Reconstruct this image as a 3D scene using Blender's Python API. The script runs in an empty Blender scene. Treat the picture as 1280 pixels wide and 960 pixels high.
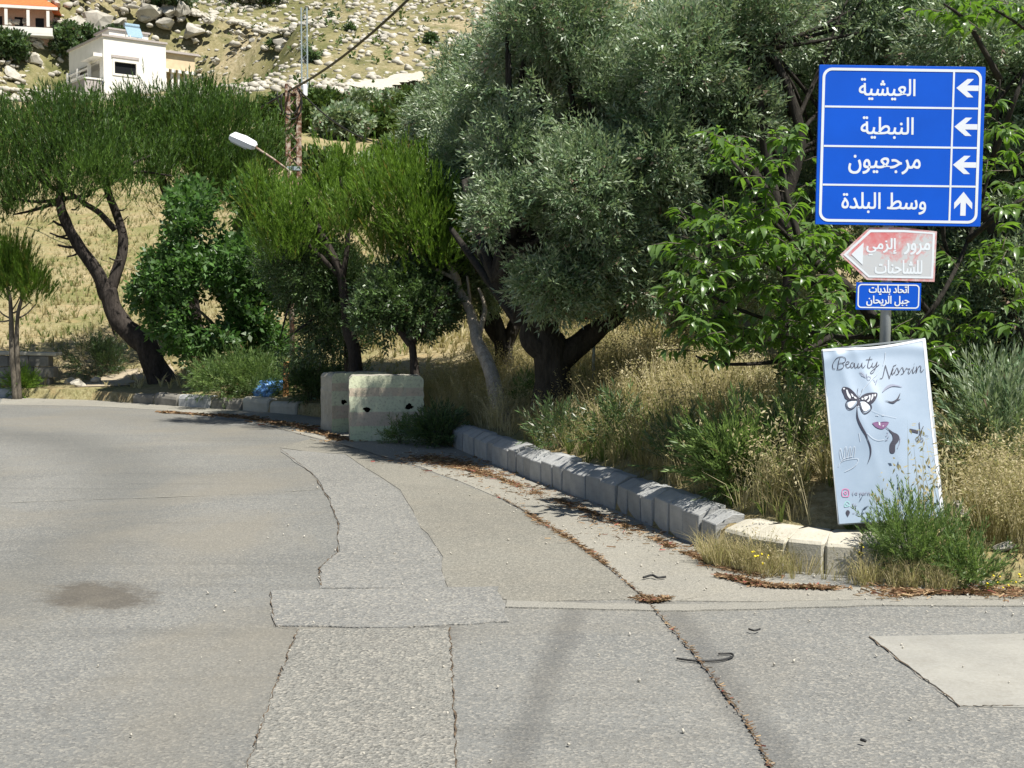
import bpy, bmesh, math, random
import numpy as np
from mathutils import Vector, Matrix, noise as mnoise
from mathutils.geometry import tessellate_polygon

R = math.radians
SC = bpy.context.scene
COL = SC.collection
random.seed(7)
rng = np.random.default_rng(11)

# ------------------------------------------------------------------ camera
F = 1600.0; CX, CY = 640.0, 480.0; HOR = 395.0; CAMZ = 1.6
PITCH = math.atan((CY - HOR) / F)
cd = bpy.data.cameras.new('camera'); cam = bpy.data.objects.new('camera', cd); COL.objects.link(cam)
cd.sensor_width = 36.0; cd.lens = 36.0 * F / 1280.0
cd.clip_start = 0.05; cd.clip_end = 3000
cam.location = (0, 0, CAMZ); cam.rotation_euler = (R(90) - PITCH, 0, 0)
SC.camera = cam
# ------------------------------------------------------------------ world, sun, exposure
SUN_EL, SUN_AZ = R(60), R(133)      # azimuth clockwise from +Y (towards +X): to the right and behind the camera
w = bpy.data.worlds.new('World'); SC.world = w; w.use_nodes = True
nt = w.node_tree
for n in list(nt.nodes): nt.nodes.remove(n)
wo = nt.nodes.new('ShaderNodeOutputWorld'); bg = nt.nodes.new('ShaderNodeBackground')
sky = nt.nodes.new('ShaderNodeTexSky'); sky.sky_type = 'NISHITA'; sky.sun_disc = False
sky.sun_elevation = SUN_EL; sky.sun_rotation = SUN_AZ; sky.altitude = 900; sky.air_density = 1.0; sky.dust_density = 0.7
bg.inputs['Strength'].default_value = 0.055
nt.links.new(sky.outputs[0], bg.inputs[0]); nt.links.new(bg.outputs[0], wo.inputs[0])
sl = bpy.data.lights.new('sun', 'SUN'); sl.energy = 5.0; sl.angle = R(0.53); sl.color = (1.0, 0.955, 0.87)
sun = bpy.data.objects.new('sun', sl); COL.objects.link(sun)
sv = Vector((math.sin(SUN_AZ) * math.cos(SUN_EL), math.cos(SUN_AZ) * math.cos(SUN_EL), math.sin(SUN_EL)))
sun.rotation_euler = sv.to_track_quat('Z', 'Y').to_euler(); sun.location = sv * 40
SC.view_settings.view_transform = 'Standard'; SC.view_settings.look = 'None'
SC.view_settings.exposure = 0.76; SC.view_settings.gamma = 1.0
try:
    SC.cycles.max_bounces = 6; SC.cycles.transparent_max_bounces = 4; SC.cycles.use_denoising = True
    SC.cycles.diffuse_bounces = 3; SC.cycles.glossy_bounces = 2; SC.cycles.transmission_bounces = 3
except Exception: pass

# ------------------------------------------------------------------ geometry of the place
def ray(u, v):
    c, s = math.cos(PITCH), math.sin(PITCH)
    return Vector((u - CX, F * c - (v - CY) * s, -F * s - (v - CY) * c))
def P(u, v, y):
    d = ray(u, v); return Vector((0, 0, CAMZ)) + d * (y / d.y)
def G(u, v, z=0.0):
    d = ray(u, v); return Vector((0, 0, CAMZ)) + d * ((z - CAMZ) / d.z)

BND = [(-90, 20), (-40, 23.5), (-20, 25.0), (-13, 25.3), (-10, 25.1), (-8.0, 24.3), (-6.0, 22.7), (-4.6, 21.7), (-3.3, 20.5), (-1.9, 18.6),
       (-1.25, 17.2), (-.75, 15.65), (.005, 13.06), (.464, 11.6), (.85, 10.5), (1.148, 9.3), (1.394, 8.48), (1.68, 8.02), (2.1, 7.8),
       (2.9, 7.5), (5, 7.0), (12, 6.2), (40, 4), (120, 0)]
BX = np.array([p[0] for p in BND]); BY = np.array([p[1] for p in BND])
def bnd_y(x): return np.interp(x, BX, BY)
def dist(x, y):
    x = np.asarray(x, float); y = np.asarray(y, float)
    best = np.full(np.broadcast(x, y).shape, 1e9)
    for i in range(len(BND) - 1):
        ax, ay = BND[i]; bx, by = BND[i + 1]; dx, dy = bx - ax, by - ay
        t = np.clip(((x - ax) * dx + (y - ay) * dy) / (dx * dx + dy * dy), 0, 1)
        best = np.minimum(best, np.hypot(x - ax - t * dx, y - ay - t * dy))
    return np.where(y >= bnd_y(x), best, -best)
def sn(x, y, f, s=0.0):
    return (np.sin(x * f * 1.7 + 3.1 * s + 1.3 * np.sin(y * f * 1.1 + s)) + np.sin(y * f * 1.9 + 1.7 * s + 1.5 * np.sin(x * f * .8 - s))) * .5
def T(x, y):
    x = np.asarray(x, float); y = np.asarray(y, float)
    D = dist(x, y)
    z = .2 + .22 * np.clip(D - .22, 0, None) + .25 * np.clip(D - 118, 0, None) - .12 * np.clip(D - 330, 0, None)
    rt = np.clip((x - 2.0) / 1.2, 0, 1) * np.clip((30 - y) / 12, 0, 1)
    z = z + .33 * (1 - .8 * rt) * np.clip((x + .9) / 1.6, 0, 1) * np.clip((D - .22) / 1.2, 0, 1) ** .9 - rt * .15 * np.clip(D, 0, 6)
    side = np.clip((-4.5 - x) / 3, 0, 1) * np.clip((3.2 - D) / 2.2, 0, 1)     # flatter shoulder on the left
    z = z - side * .12 * np.clip(D, 0, 3)
    z = z + np.clip((D - 3) / 40, 0, 1) * sn(x, y, .11, 2.) * 1.0 + np.clip((D - 60) / 80, 0, 1) * sn(x, y, .06, 5.) * 2.4 + np.clip((D - 100) / 80, 0, 1) * sn(x, y, .21, 1.) * .8
    z = z + np.clip(D / 1.5, 0, 1) * (.035 * sn(x, y, 1.6, 1.) + .015 * sn(x, y, 4.3, 4.))
    hd = np.hypot(x + 44.5, y - 156.0); kk = np.clip((20 - hd) / 7, 0, 1); z = np.where(z > 26.8, z * (1 - kk) + 26.8 * kk, z)
    return np.where(D > .05, z, np.where(D > 0, -.03 + (z + .03) * D / .05, -.03))
def Tz(x, y): return float(T(x, y))
def Gt(u, v, y0=5.0, y1=600.0):
    ys = np.concatenate([np.arange(y0, 60, .02), np.arange(60, y1, .25)])
    d = ray(u, v); xs = d.x / d.y * ys; zs = CAMZ + d.z / d.y * ys
    hit = np.nonzero(zs <= np.maximum(T(xs, ys), 0))[0]
    i = hit[0] if len(hit) else len(ys) - 1
    return Vector((float(xs[i]), float(ys[i]), float(zs[i])))

# ------------------------------------------------------------------ object helpers
def tag(o, label=None, cat=None, group=None, kind=None):
    if label: o['label'] = label
    if cat: o['category'] = cat
    if group: o['group'] = group
    if kind: o['kind'] = kind
    return o
def empty(name, loc, rz=0.0):
    o = bpy.data.objects.new(name, None); COL.objects.link(o); o.location = loc; o.rotation_euler = (0, 0, rz)
    o.empty_display_size = .1; return o
def link(name, me, parent=None, loc=None, rot=None):
    o = bpy.data.objects.new(name, me); COL.objects.link(o)
    if parent is not None: o.parent = parent
    if loc is not None: o.location = loc
    if rot is not None: o.rotation_euler = rot
    return o
def copy_tree(o, parent=None):
    c = o.copy(); COL.objects.link(c); c.parent = parent
    for ch in o.children: copy_tree(ch, c)
    return c

class MB:
    def __init__(s): s.v = []; s.f = []; s.m = []; s.tint = []; s.mi = 0
    def add(s, vs, fs, tint=0.5):
        b = len(s.v); s.v += [tuple(v) for v in vs]; s.f += [tuple(b + i for i in f) for f in fs]; s.m += [s.mi] * len(fs)
        s.tint += [tint] * len(vs); return s
    def box(s, c, d, rz=0.0, M=None, tint=.5):
        x, y, z = d[0] / 2, d[1] / 2, d[2] / 2
        vs = [Vector((a * x, b * y, e * z)) for e in (-1, 1) for a, b in ((-1, -1), (1, -1), (1, 1), (-1, 1))]
        Q = M if M is not None else Matrix.Rotation(rz, 3, 'Z')
        vs = [Q @ v + Vector(c) for v in vs]
        return s.add(vs, [(3, 2, 1, 0), (4, 5, 6, 7), (0, 1, 5, 4), (1, 2, 6, 5), (2, 3, 7, 6), (3, 0, 4, 7)], tint)
    def bar(s, a, b, wx, wy=None, tint=.5):
        a, b = Vector(a), Vector(b); wy = wy or wx; d = b - a; q = d.to_track_quat('Z', 'Y').to_matrix()
        return s.box((a + b) / 2, (wx, wy, d.length), M=q, tint=tint)
    def tube(s, pts, rad, n=8, cap=True, rough=0.0, tint=.5):
        pts = [Vector(p) for p in pts]; k = len(pts)
        if not hasattr(rad, '__len__'): rad = [rad] * k
        vs, fs = [], []; up = Vector((0, 1, .01)).normalized(); prev = None
        for i, p in enumerate(pts):
            t = (pts[min(i + 1, k - 1)] - pts[max(i - 1, 0)]).normalized()
            a = (prev if prev is not None else (Vector((1, 0, 0)) if abs(t.x) < .9 else up))
            a = (a - t * a.dot(t)).normalized(); prev = a; b = t.cross(a)
            for j in range(n):
                g = 2 * math.pi * j / n
                r = rad[i] * (1 + (rough * mnoise.noise(Vector((p.x * 5 + math.cos(g) * 1.5, p.y * 5 + math.sin(g) * 1.5, p.z * 3.0))) if rough else 0))
                vs.append(p + (a * math.cos(g) + b * math.sin(g)) * r)
        for i in range(k - 1):
            for j in range(n):
                fs.append((i * n + j, i * n + (j + 1) % n, (i + 1) * n + (j + 1) % n, (i + 1) * n + j))
        if cap: fs += [tuple(range(n - 1, -1, -1)), tuple((k - 1) * n + j for j in range(n))]
        return s.add(vs, fs, tint)
    def prism(s, poly, h0, h1, axis='z', tint=.5):
        n = len(poly)
        if axis == 'z': vs = [(x, y, h0) for x, y in poly] + [(x, y, h1) for x, y in poly]
        elif axis == 'y': vs = [(x, h0, y) for x, y in poly] + [(x, h1, y) for x, y in poly]
        else: vs = [(h0, x, y) for x, y in poly] + [(h1, x, y) for x, y in poly]
        fs = [tuple(range(n - 1, -1, -1)), tuple(range(n, 2 * n))] + [(i, (i + 1) % n, n + (i + 1) % n, n + i) for i in range(n)]
        return s.add(vs, fs, tint)
    def mesh(s, name, mats, smooth=False, bevel=0.0, fixn=True):
        me = bpy.data.meshes.new(name); me.from_pydata(s.v, [], s.f)
        for m in (mats if isinstance(mats, (list, tuple)) else [mats]): me.materials.append(m)
        me.polygons.foreach_set('material_index', s.m)
        at = me.attributes.new('tint', 'FLOAT', 'POINT'); at.data.foreach_set('value', s.tint)
        if fixn or bevel:
            bm = bmesh.new(); bm.from_mesh(me)
            if fixn: bmesh.ops.recalc_face_normals(bm, faces=bm.faces)
            if bevel:
                es = [e for e in bm.edges if len(e.link_faces) == 2 and e.calc_face_angle(0) > .5]
                bmesh.ops.bevel(bm, geom=es, offset=bevel, segments=1, affect='EDGES', clamp_overlap=True)
            bm.to_mesh(me); bm.free()
        if smooth: me.polygons.foreach_set('use_smooth', [True] * len(me.polygons))
        me.update(); return me
    def build(s, name, mats, parent=None, **k):
        return link(name, s.mesh(name, mats, **k), parent)

def catmull(pts, n=6):
    pts = [tuple(p) for p in pts]; Q = [pts[0]] + pts + [pts[-1]]; out = []
    for i in range(1, len(Q) - 2):
        a, b, c, d = (np.array(Q[i + k]) for k in (-1, 0, 1, 2))
        for t in np.arange(n) / n:
            out.append(.5 * ((2 * b) + (-a + c) * t + (2 * a - 5 * b + 4 * c - d) * t * t + (-a + 3 * b - 3 * c + d) * t ** 3))
    out.append(np.array(Q[-2])); return out

# bulk scatter of a template (numpy)
def rotz_to(dirs, roll=None):
    d = dirs / np.linalg.norm(dirs, axis=1, keepdims=True)
    ref = np.where(np.abs(d[:, 2:3]) > .95, np.array([[1., 0, 0]]), np.array([[0, 0, 1.]]))
    x = np.cross(ref, d); x /= np.linalg.norm(x, axis=1, keepdims=True); y = np.cross(d, x)
    if roll is None: roll = rng.uniform(0, 2 * np.pi, len(d))
    c, s = np.cos(roll)[:, None], np.sin(roll)[:, None]
    X = x * c + y * s; Y = -x * s + y * c
    return np.stack([X, Y, d], axis=2)
def bulk(name, V, Fc, mats, tint=None, parent=None, smooth=False, mi=None):
    """V (N,3); Fc (M,k) faces of one size k"""
    me = bpy.data.meshes.new(name); M, k = Fc.shape
    me.vertices.add(len(V)); me.vertices.foreach_set('co', np.ascontiguousarray(V, dtype=np.float32).ravel())
    me.loops.add(M * k); me.loops.foreach_set('vertex_index', np.ascontiguousarray(Fc, dtype=np.int32).ravel())
    me.polygons.add(M); me.polygons.foreach_set('loop_start', np.arange(0, M * k, k, dtype=np.int32))
    for m in (mats if isinstance(mats, (list, tuple)) else [mats]): me.materials.append(m)
    if mi is not None: me.polygons.foreach_set('material_index', mi.astype(np.int32))
    if tint is not None:
        at = me.attributes.new('tint', 'FLOAT', 'POINT'); at.data.foreach_set('value', np.ascontiguousarray(tint, dtype=np.float32))
    if smooth: me.polygons.foreach_set('use_smooth', np.ones(M, dtype=bool))
    me.update(calc_edges=True)
    return link(name, me, parent)
def scatter(tv, tf, pos, mats, scale, tint):
    """tv (n,3) tf (m,k) pos (K,3) mats (K,3,3) -> V, F, tint"""
    K, n = len(pos), len(tv)
    V = np.einsum('kij,nj->kni', mats, tv) * np.asarray(scale).reshape(-1, 1, 1) + pos[:, None, :]
    Fc = (tf[None] + (np.arange(K) * n)[:, None, None]).reshape(-1, tf.shape[1])
    return V.reshape(-1, 3), Fc, np.repeat(tint, n)
def join(parts):
    V, Fs, Tt, o = [], [], [], 0
    for v, f, t in parts: V.append(v); Fs.append(f + o); Tt.append(t); o += len(v)
    return np.concatenate(V), np.concatenate(Fs), np.concatenate(Tt)

# ------------------------------------------------------------------ materials
MATS = {}
LZ_RED = 1.50
class N:
    def __init__(s, name, rough=.8, spec=.3):
        s.m = bpy.data.materials.new(name); s.m.use_nodes = True; s.t = s.m.node_tree
        s.b = s.t.nodes['Principled BSDF']; s.b.inputs['Roughness'].default_value = rough
        s.b.inputs['Specular IOR Level'].default_value = spec; MATS[name] = s.m
    def n(s, ty, **k):
        x = s.t.nodes.new('ShaderNode' + ty)
        for a, b in k.items(): setattr(x, a, b)
        return x
    def l(s, a, b): s.t.links.new(a, b)
    def coord(s, kind='Object', scale=(1, 1, 1)):
        c = s.n('TexCoord'); m = s.n('Mapping'); m.inputs['Scale'].default_value = scale; s.l(c.outputs[kind], m.inputs['Vector']); return m.outputs[0]
    def geo(s): return s.n('NewGeometry').outputs['Position']
    def noise(s, vec, scale, detail=4, rough=.55, dist=0.0):
        x = s.n('TexNoise'); x.inputs['Scale'].default_value = scale; x.inputs['Detail'].default_value = detail
        x.inputs['Roughness'].default_value = rough; x.inputs['Distortion'].default_value = dist
        if vec is not None: s.l(vec, x.inputs['Vector'])
        return x.outputs['Fac']
    def vor(s, vec, scale, out='Distance', feature='F1'):
        x = s.n('TexVoronoi', feature=feature); x.inputs['Scale'].default_value = scale
        if vec is not None: s.l(vec, x.inputs['Vector'])
        return x.outputs[out]
    def ramp(s, fac, stops, interp='LINEAR'):
        x = s.n('ValToRGB'); x.color_ramp.interpolation = interp; e = x.color_ramp.elements
        while len(e) > 1: e.remove(e[-1])
        e[0].position = stops[0][0]; e[0].color = tuple(stops[0][1]) + (1,)
        for p, c in stops[1:]:
            q = e.new(p); q.color = tuple(c) + (1,)
        s.l(fac, x.inputs[0]); return x.outputs[0]
    def mix(s, fac, a, b, blend='MIX'):
        x = s.n('Mix', data_type='RGBA', blend_type=blend)
        for sock, v in ((0, fac), (6, a), (7, b)):
            if hasattr(v, 'links'): s.l(v, x.inputs[sock])
            else: x.inputs[sock].default_value = v if sock == 0 else tuple(v) + (1,)
        return x.outputs[2]
    def math(s, op, a, b=0.0, clamp=False):
        x = s.n('Math', operation=op, use_clamp=clamp)
        for i, v in ((0, a), (1, b)):
            if hasattr(v, 'links'): s.l(v, x.inputs[i])
            else: x.inputs[i].default_value = v
        return x.outputs[0]
    def col(s, c):
        if hasattr(c, 'links'): s.l(c, s.b.inputs['Base Color'])
        else: s.b.inputs['Base Color'].default_value = tuple(c) + (1,)
        return s
    def bump(s, h, strength=.5, distance=.02):
        x = s.n('Bump'); x.inputs['Strength'].default_value = strength; x.inputs['Distance'].default_value = distance
        s.l(h, x.inputs['Height']); s.l(x.outputs[0], s.b.inputs['Normal']); return s
def g3(v): return (v, v, v)

def leaf_mat(name, c0, c1, c2, rough=.45, trans=.3, under=None, spec=.4):
    a = N(name, rough, spec); at = a.n('Attribute', attribute_name='tint')
    c = a.ramp(at.outputs['Fac'], [(0, (c1[0] * 1.7, c1[1] * .75, c1[2] * 1.2)), (.05, c0), (.5, c1), (1, c2)])
    if under:
        g = a.n('NewGeometry'); c = a.mix(g.outputs['Backfacing'], c, under)
    a.col(c)
    tr = a.n('BsdfTranslucent'); mx = a.n('MixShader'); mx.inputs[0].default_value = trans
    hs = a.mix(.5, c, (c2[0] * 1.6, c2[1] * 1.8, c2[2] * .9)); a.l(hs, tr.inputs[0])
    a.l(a.b.outputs[0], mx.inputs[1]); a.l(tr.outputs[0], mx.inputs[2])
    a.l(mx.outputs[0], a.t.nodes['Material Output'].inputs[0]); return a.m
M_olive = leaf_mat('olive_leaf', (.045, .09, .038), (.13, .20, .10), (.31, .39, .23), .38, .2, (.28, .33, .23), .5)
M_oak = leaf_mat('dark_leaf', (.022, .05, .016), (.055, .105, .032), (.14, .22, .07), .4, .18, (.07, .10, .05), .5)
M_pine = leaf_mat('pine_needle', (.024, .052, .012), (.05, .105, .017), (.14, .245, .038), .5, .25)
M_pineb = leaf_mat('bright_pine_needle', (.045, .09, .014), (.11, .20, .022), (.24, .38, .055), .5, .3)
M_walnut = leaf_mat('broad_leaf', (.04, .095, .011), (.09, .19, .028), (.20, .34, .05), .32, .35, (.10, .17, .05), .5)
M_fig = leaf_mat('fresh_leaf', (.03, .08, .018), (.06, .14, .028), (.11, .22, .05), .4, .3, (.08, .14, .05))
M_shrub = leaf_mat('shrub_leaf', (.045, .085, .025), (.10, .165, .05), (.21, .29, .10), .45, .3)
M_far = leaf_mat('far_leaf', (.03, .06, .014), (.06, .11, .022), (.11, .16, .04), .6, .2)
M_grass = leaf_mat('dry_grass_blade', (.17, .14, .075), (.35, .295, .17), (.58, .52, .35), .7, .35, None, .2)
M_gweed = leaf_mat('green_grass_blade', (.05, .08, .02), (.10, .15, .035), (.20, .25, .08), .6, .35, None, .2)

def bark(name, c0, c1, sc=9, strength=.9):
    a = N(name, .9, .15); v = a.coord('Object', (1, 1, .28)); f = a.noise(v, sc, 6, .7, .6); f2 = a.noise(v, sc * 5, 3, .6)
    c = a.ramp(f, [(.3, c0), (.62, c1)]); a.col(a.mix(.35, c, a.ramp(f2, [(.35, c0), (.7, tuple(min(1, x * 1.3) for x in c1))])))
    a.bump(f, strength, .05); return a.m
M_bark = bark('dark_bark', (.012, .010, .009), (.065, .055, .048))
M_obark = bark('olive_bark', (.010, .009, .008), (.05, .045, .038))
M_pbark = bark('pale_pine_bark', (.20, .165, .125), (.52, .46, .38), 12)
M_twig = bark('twig_bark', (.06, .05, .038), (.17, .15, .12), 20, .4)

# ground / hillside
a = N('ground', .95, .1); v = a.geo()
f1 = a.noise(v, .35, 6, .65); f2 = a.noise(v, 2.6, 6, .7); f3 = a.noise(v, 14, 5, .7); f0 = a.noise(v, .05, 4, .6, .4)
gold = a.ramp(f3, [(.25, (.15, .12, .06)), (.5, (.30, .25, .14)), (.75, (.44, .39, .26))])
green = a.ramp(f3, [(.3, (.07, .085, .022)), (.7, (.20, .215, .07))])
soil = a.ramp(f2, [(.3, (.24, .15, .075)), (.7, (.42, .30, .16))])
c = a.mix(a.ramp(f1, [(.42, g3(0)), (.66, g3(.85))]), gold, green)
c = a.mix(a.ramp(f2, [(.5, g3(0)), (.72, g3(.75))]), c, soil)
sx = a.n('SeparateXYZ'); a.l(v, sx.inputs[0])
hillf = a.math('MULTIPLY', a.math('SUBTRACT', sx.outputs[1], 105.0), .04, True)
ochre = a.ramp(f2, [(.25, (.14, .12, .06)), (.5, (.30, .25, .15)), (.8, (.46, .41, .29))])
olivg = a.ramp(f3, [(.3, (.09, .095, .035)), (.7, (.22, .20, .09))])
hc = a.mix(a.ramp(f0, [(.38, g3(0)), (.62, g3(1))]), ochre, olivg)
hc = a.mix(a.ramp(a.noise(v, .28, 6, .7), [(.46, g3(0)), (.6, g3(.75))]), hc, (.09, .10, .035))
hc = a.mix(a.ramp(a.noise(v, 1.1, 6, .75), [(.55, g3(0)), (.66, g3(.8))]), hc, (.06, .06, .03))
hc = a.mix(a.ramp(a.noise(v, .9, 5, .7, .6), [(.60, g3(0)), (.68, g3(.8))]), hc, (.46, .42, .33))
c = a.mix(hillf, c, hc)
a.col(c); a.bump(f3, .7, .06); M_ground = a.m

# asphalt
STAIN = G(122, 745)
TRACKS = [(*G(735, 720)[:2], *G(640, 960)[:2], .12), (*G(850, 775)[:2], *G(985, 960)[:2], .13), (*G(600, 700)[:2], *G(470, 960)[:2], .10)]
def ab(r, g_, b): return (r, g_, b)
def asphalt(name, lo, hi, agg=95, warm=(.19, .165, .125), bumps=.5, sweep=True, speck=.5, aggs=.5):
    a = N(name, .88, .25); v = a.geo()
    big = a.noise(v, .55, 5, .6, .5); mid = a.noise(v, 2.8, 5, .65); fine = a.noise(v, agg * 2.2, 2, .7)
    base = a.mix(a.ramp(big, [(.35, g3(0)), (.7, g3(1))]), lo, hi)
    base = a.mix(a.ramp(mid, [(.45, g3(0)), (.75, g3(.55))]), base, warm)
    vr = a.n('TexVoronoi'); vr.inputs['Scale'].default_value = agg; a.l(v, vr.inputs['Vector'])
    sep = a.n('SeparateColor'); a.l(vr.outputs['Color'], sep.inputs[0])
    base = a.mix(a.math('MULTIPLY', a.ramp(sep.outputs[0], [(.0, g3(.0)), (.55, g3(0)), (1, g3(1))]), speck), base, (.42, .39, .33))
    base = a.mix(a.math('MULTIPLY', a.ramp(sep.outputs[1], [(.0, g3(0)), (.6, g3(0)), (1, g3(1))]), speck * .9), base, (.045, .045, .044))
    base = a.mix(.35, base, a.ramp(fine, [(.3, tuple(x * .45 for x in lo)), (.7, tuple(min(1, x * 1.5) for x in hi))]))
    if sweep:
        # wheel-worn bands that follow the bend: radius about a centre on the inside of the curve
        p = a.n('SeparateXYZ'); a.l(v, p.inputs[0])
        dx = a.math('SUBTRACT', p.outputs[0], -10.5); dy = a.math('MULTIPLY', a.math('SUBTRACT', p.outputs[1], 7.5), .66)
        rr = a.math('SQRT', a.math('ADD', a.math('MULTIPLY', dx, dx), a.math('MULTIPLY', dy, dy)))
        rr = a.math('ADD', rr, a.math('MULTIPLY', a.math('SUBTRACT', mid, .5), .5))
        band = a.ramp(a.math('MULTIPLY', rr, .08), [(.0, g3(.3)), (.40, g3(.2)), (.47, g3(.62)), (.535, g3(.05)), (.60, g3(.55)), (.67, g3(.1)), (.76, g3(.35)), (.86, g3(.1)), (1, g3(0))], 'EASE')
        base = a.mix(a.math('MULTIPLY', band, .8), base, (.085, .087, .082))
        # old oil stain left of the trench
        q1 = a.math('MULTIPLY', a.math('SUBTRACT', p.outputs[0], STAIN[0]), 1 / .42); q2 = a.math('MULTIPLY', a.math('SUBTRACT', a.math('ADD', p.outputs[1], a.math('MULTIPLY', p.outputs[0], .55)), STAIN[1] + STAIN[0] * .55), 1 / .42)
        qq = a.math('SQRT', a.math('ADD', a.math('MULTIPLY', q1, q1), a.math('MULTIPLY', q2, q2)))
        qq = a.math('ADD', qq, a.math('MULTIPLY', a.math('SUBTRACT', a.noise(v, 5, 5, .75), .5), 1.6))
        base = a.mix(a.math('MULTIPLY', a.ramp(qq, [(.55, g3(1)), (1.0, g3(0))]), .72), base, (.075, .064, .05))
        # tyre streaks
        sc_ = a.n('Mapping'); sc_.inputs['Rotation'].default_value = (0, 0, R(4)); sc_.inputs['Scale'].default_value = (.25, 3.2, 1); a.l(v, sc_.inputs['Vector'])
        st = a.noise(sc_.outputs[0], 1.2, 4, .6)
        base = a.mix(a.ramp(st, [(.56, g3(0)), (.72, g3(.25))]), base, (.07, .07, .066))
        for (tx0, ty0, tx1, ty1, tw_) in TRACKS:
            ddx, ddy = tx1 - tx0, ty1 - ty0; dl = math.hypot(ddx, ddy)
            e_ = a.math('ADD', a.math('MULTIPLY', a.math('SUBTRACT', p.outputs[0], tx0), -ddy / dl), a.math('MULTIPLY', a.math('SUBTRACT', p.outputs[1], ty0), ddx / dl))
            e_ = a.math('ABSOLUTE', a.math('ADD', e_, a.math('MULTIPLY', a.math('SUBTRACT', mid, .5), .12)))
            base = a.mix(a.math('MULTIPLY', a.ramp(a.math('DIVIDE', e_, tw_), [(.1, g3(1)), (1, g3(0))], 'EASE'), .42), base, (.07, .07, .068))
        base = a.mix(a.ramp(a.noise(v, .33, 4, .6, 1.), [(.48, g3(0)), (.66, g3(.45))]), base, (.21, .19, .15))
    a.col(base)
    a.bump(a.math('ADD', vr.outputs['Distance'], a.math('MULTIPLY', fine, .6)), bumps, .008 * aggs * 2); return a.m
M_road = asphalt('asphalt', (.138, .140, .134), (.212, .214, .203), 85, (.185,.178,.158), .45, True, .7, .4)
M_patch = asphalt('trench_asphalt', (.165, .164, .15), (.235, .232, .21), 74, (.20, .19, .17), .7, False, .8, .7)
M_patch2 = asphalt('cross_patch_asphalt', (.152, .153, .146), (.222, .222, .21), 70, (.18, .18, .17), .6, False, .7, .5)
M_edge = asphalt('edge_asphalt', (.155, .15, .13), (.22, .212, .182), 80, (.225, .205, .165), .5, False, .5)
M_gutter = asphalt('concrete_gutter', (.205, .197, .172), (.29, .278, .24), 75, (.25, .228, .18), .4, False, .4)
M_seal = asphalt('seam', (.20, .195, .172), (.27, .262, .232), 110, (.27, .25, .21), .4, False, .4)
a = N('slab_concrete', .8, .3); v = a.geo(); f = a.noise(v, 1.3, 6, .6); f2 = a.noise(v, 60, 3, .7)
c = a.ramp(f, [(.3, (.23, .225, .20)), (.7, (.33, .32, .28))]); c = a.mix(a.ramp(a.noise(v, 4, 6, .75, 1.), [(.5, g3(0)), (.7, g3(.6))]), c, (.22, .205, .17)); a.col(a.mix(.15, c, a.ramp(f2, [(.4, g3(.18)), (.7, g3(.45))]))); a.bump(f2, .2, .004); M_slab = a.m
a = N('oil_stain', .8, .3); v = a.geo(); f = a.noise(v, 70, 3, .7); a.col(a.ramp(f, [(.3, (.07, .06, .05)), (.7, (.17, .145, .115))])); a.bump(f, .6, .01); M_stain = a.m
a = N('crack', .95, .1); v = a.geo(); f = a.noise(v, 40, 3, .7); a.col(a.ramp(f, [(.4, (.05, .042, .034)), (.62, (.15, .11, .075))])); M_crack = a.m

def concrete(name, lo, hi, stain=(.15, .13, .10), sc=3.0, moss=None, coord='Object', bs=.35):
    a = N(name, .9, .2); v = a.geo() if coord == 'W' else a.coord(coord)
    f = a.noise(v, sc, 6, .65); g = a.noise(v, sc * 16, 4, .7)
    c = a.ramp(f, [(.3, lo), (.65, hi)]); c = a.mix(a.ramp(g, [(.5, g3(0)), (.8, g3(.6))]), c, stain)
    if moss: c = a.mix(a.ramp(a.noise(v, sc * .7, 4, .6, 1.), [(.55, g3(0)), (.7, g3(.7))]), c, moss)
    at = a.n('Attribute', attribute_name='tint'); c = a.mix(.6, c, a.ramp(at.outputs['Fac'], [(0, g3(.55)), (.5, g3(1)), (1, g3(1.0))]), 'MULTIPLY')
    a.col(c); a.bump(a.math('ADD', f, a.math('MULTIPLY', g, .5)), bs, .02); return a.m
M_kerb = concrete('kerb_concrete', (.29, .30, .30), (.46, .465, .46), (.16, .15, .13), 4)
M_kerb2 = concrete('kerb_concrete_worn', (.36, .34, .28), (.52, .49, .41), (.22, .18, .12), 3)
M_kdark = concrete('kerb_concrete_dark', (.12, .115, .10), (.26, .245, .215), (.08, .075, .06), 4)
M_wall = concrete('weathered_block', (.13, .125, .11), (.30, .285, .25), (.07, .065, .055), 2.5)
M_rock = concrete('limestone', (.29, .27, .225), (.55, .52, .45), (.15, .14, .12), .9, None, 'Object', .8)
M_pave = concrete('dust', (.30, .25, .18), (.42, .36, .26), (.2, .16, .1), 2., None, 'W')

def flat(name, c, rough=.6, spec=.4, metal=0.0, var=.12, sc=6.0, bs=0.0):
    a = N(name, rough, spec); a.b.inputs['Metallic'].default_value = metal
    f = a.noise(a.coord('Object'), sc, 4, .6); a.col(a.ramp(f, [(.3, tuple(x * (1 - var) for x in c)), (.7, tuple(min(1, x * (1 + var)) for x in c))]))
    if bs: a.bump(f, bs, .01)
    return a.m
M_blue = flat('sign_blue', (.0015, .085, .56), .5, .22, 0, .07, 3)
M_blueb = flat('sign_rim_blue', (.01, .14, .50), .5, .4)
M_white = flat('sign_white', (.70, .75, .80), .45, .4, 0, .04)
M_arrow = flat('arrow_white', (.70, .74, .80), .5, .4, 0, .04)
M_back = flat('sign_back_metal', (.4, .41, .42), .5, .5, .6)
M_pole = flat('painted_steel_pole', (.33, .36, .38), .45, .5, .3, .15, 9)
M_black = flat('print_black', (.03, .03, .05), .6, .3, 0, .1)
M_gray = flat('print_grey', (.22, .24, .32), .6, .3)
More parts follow.
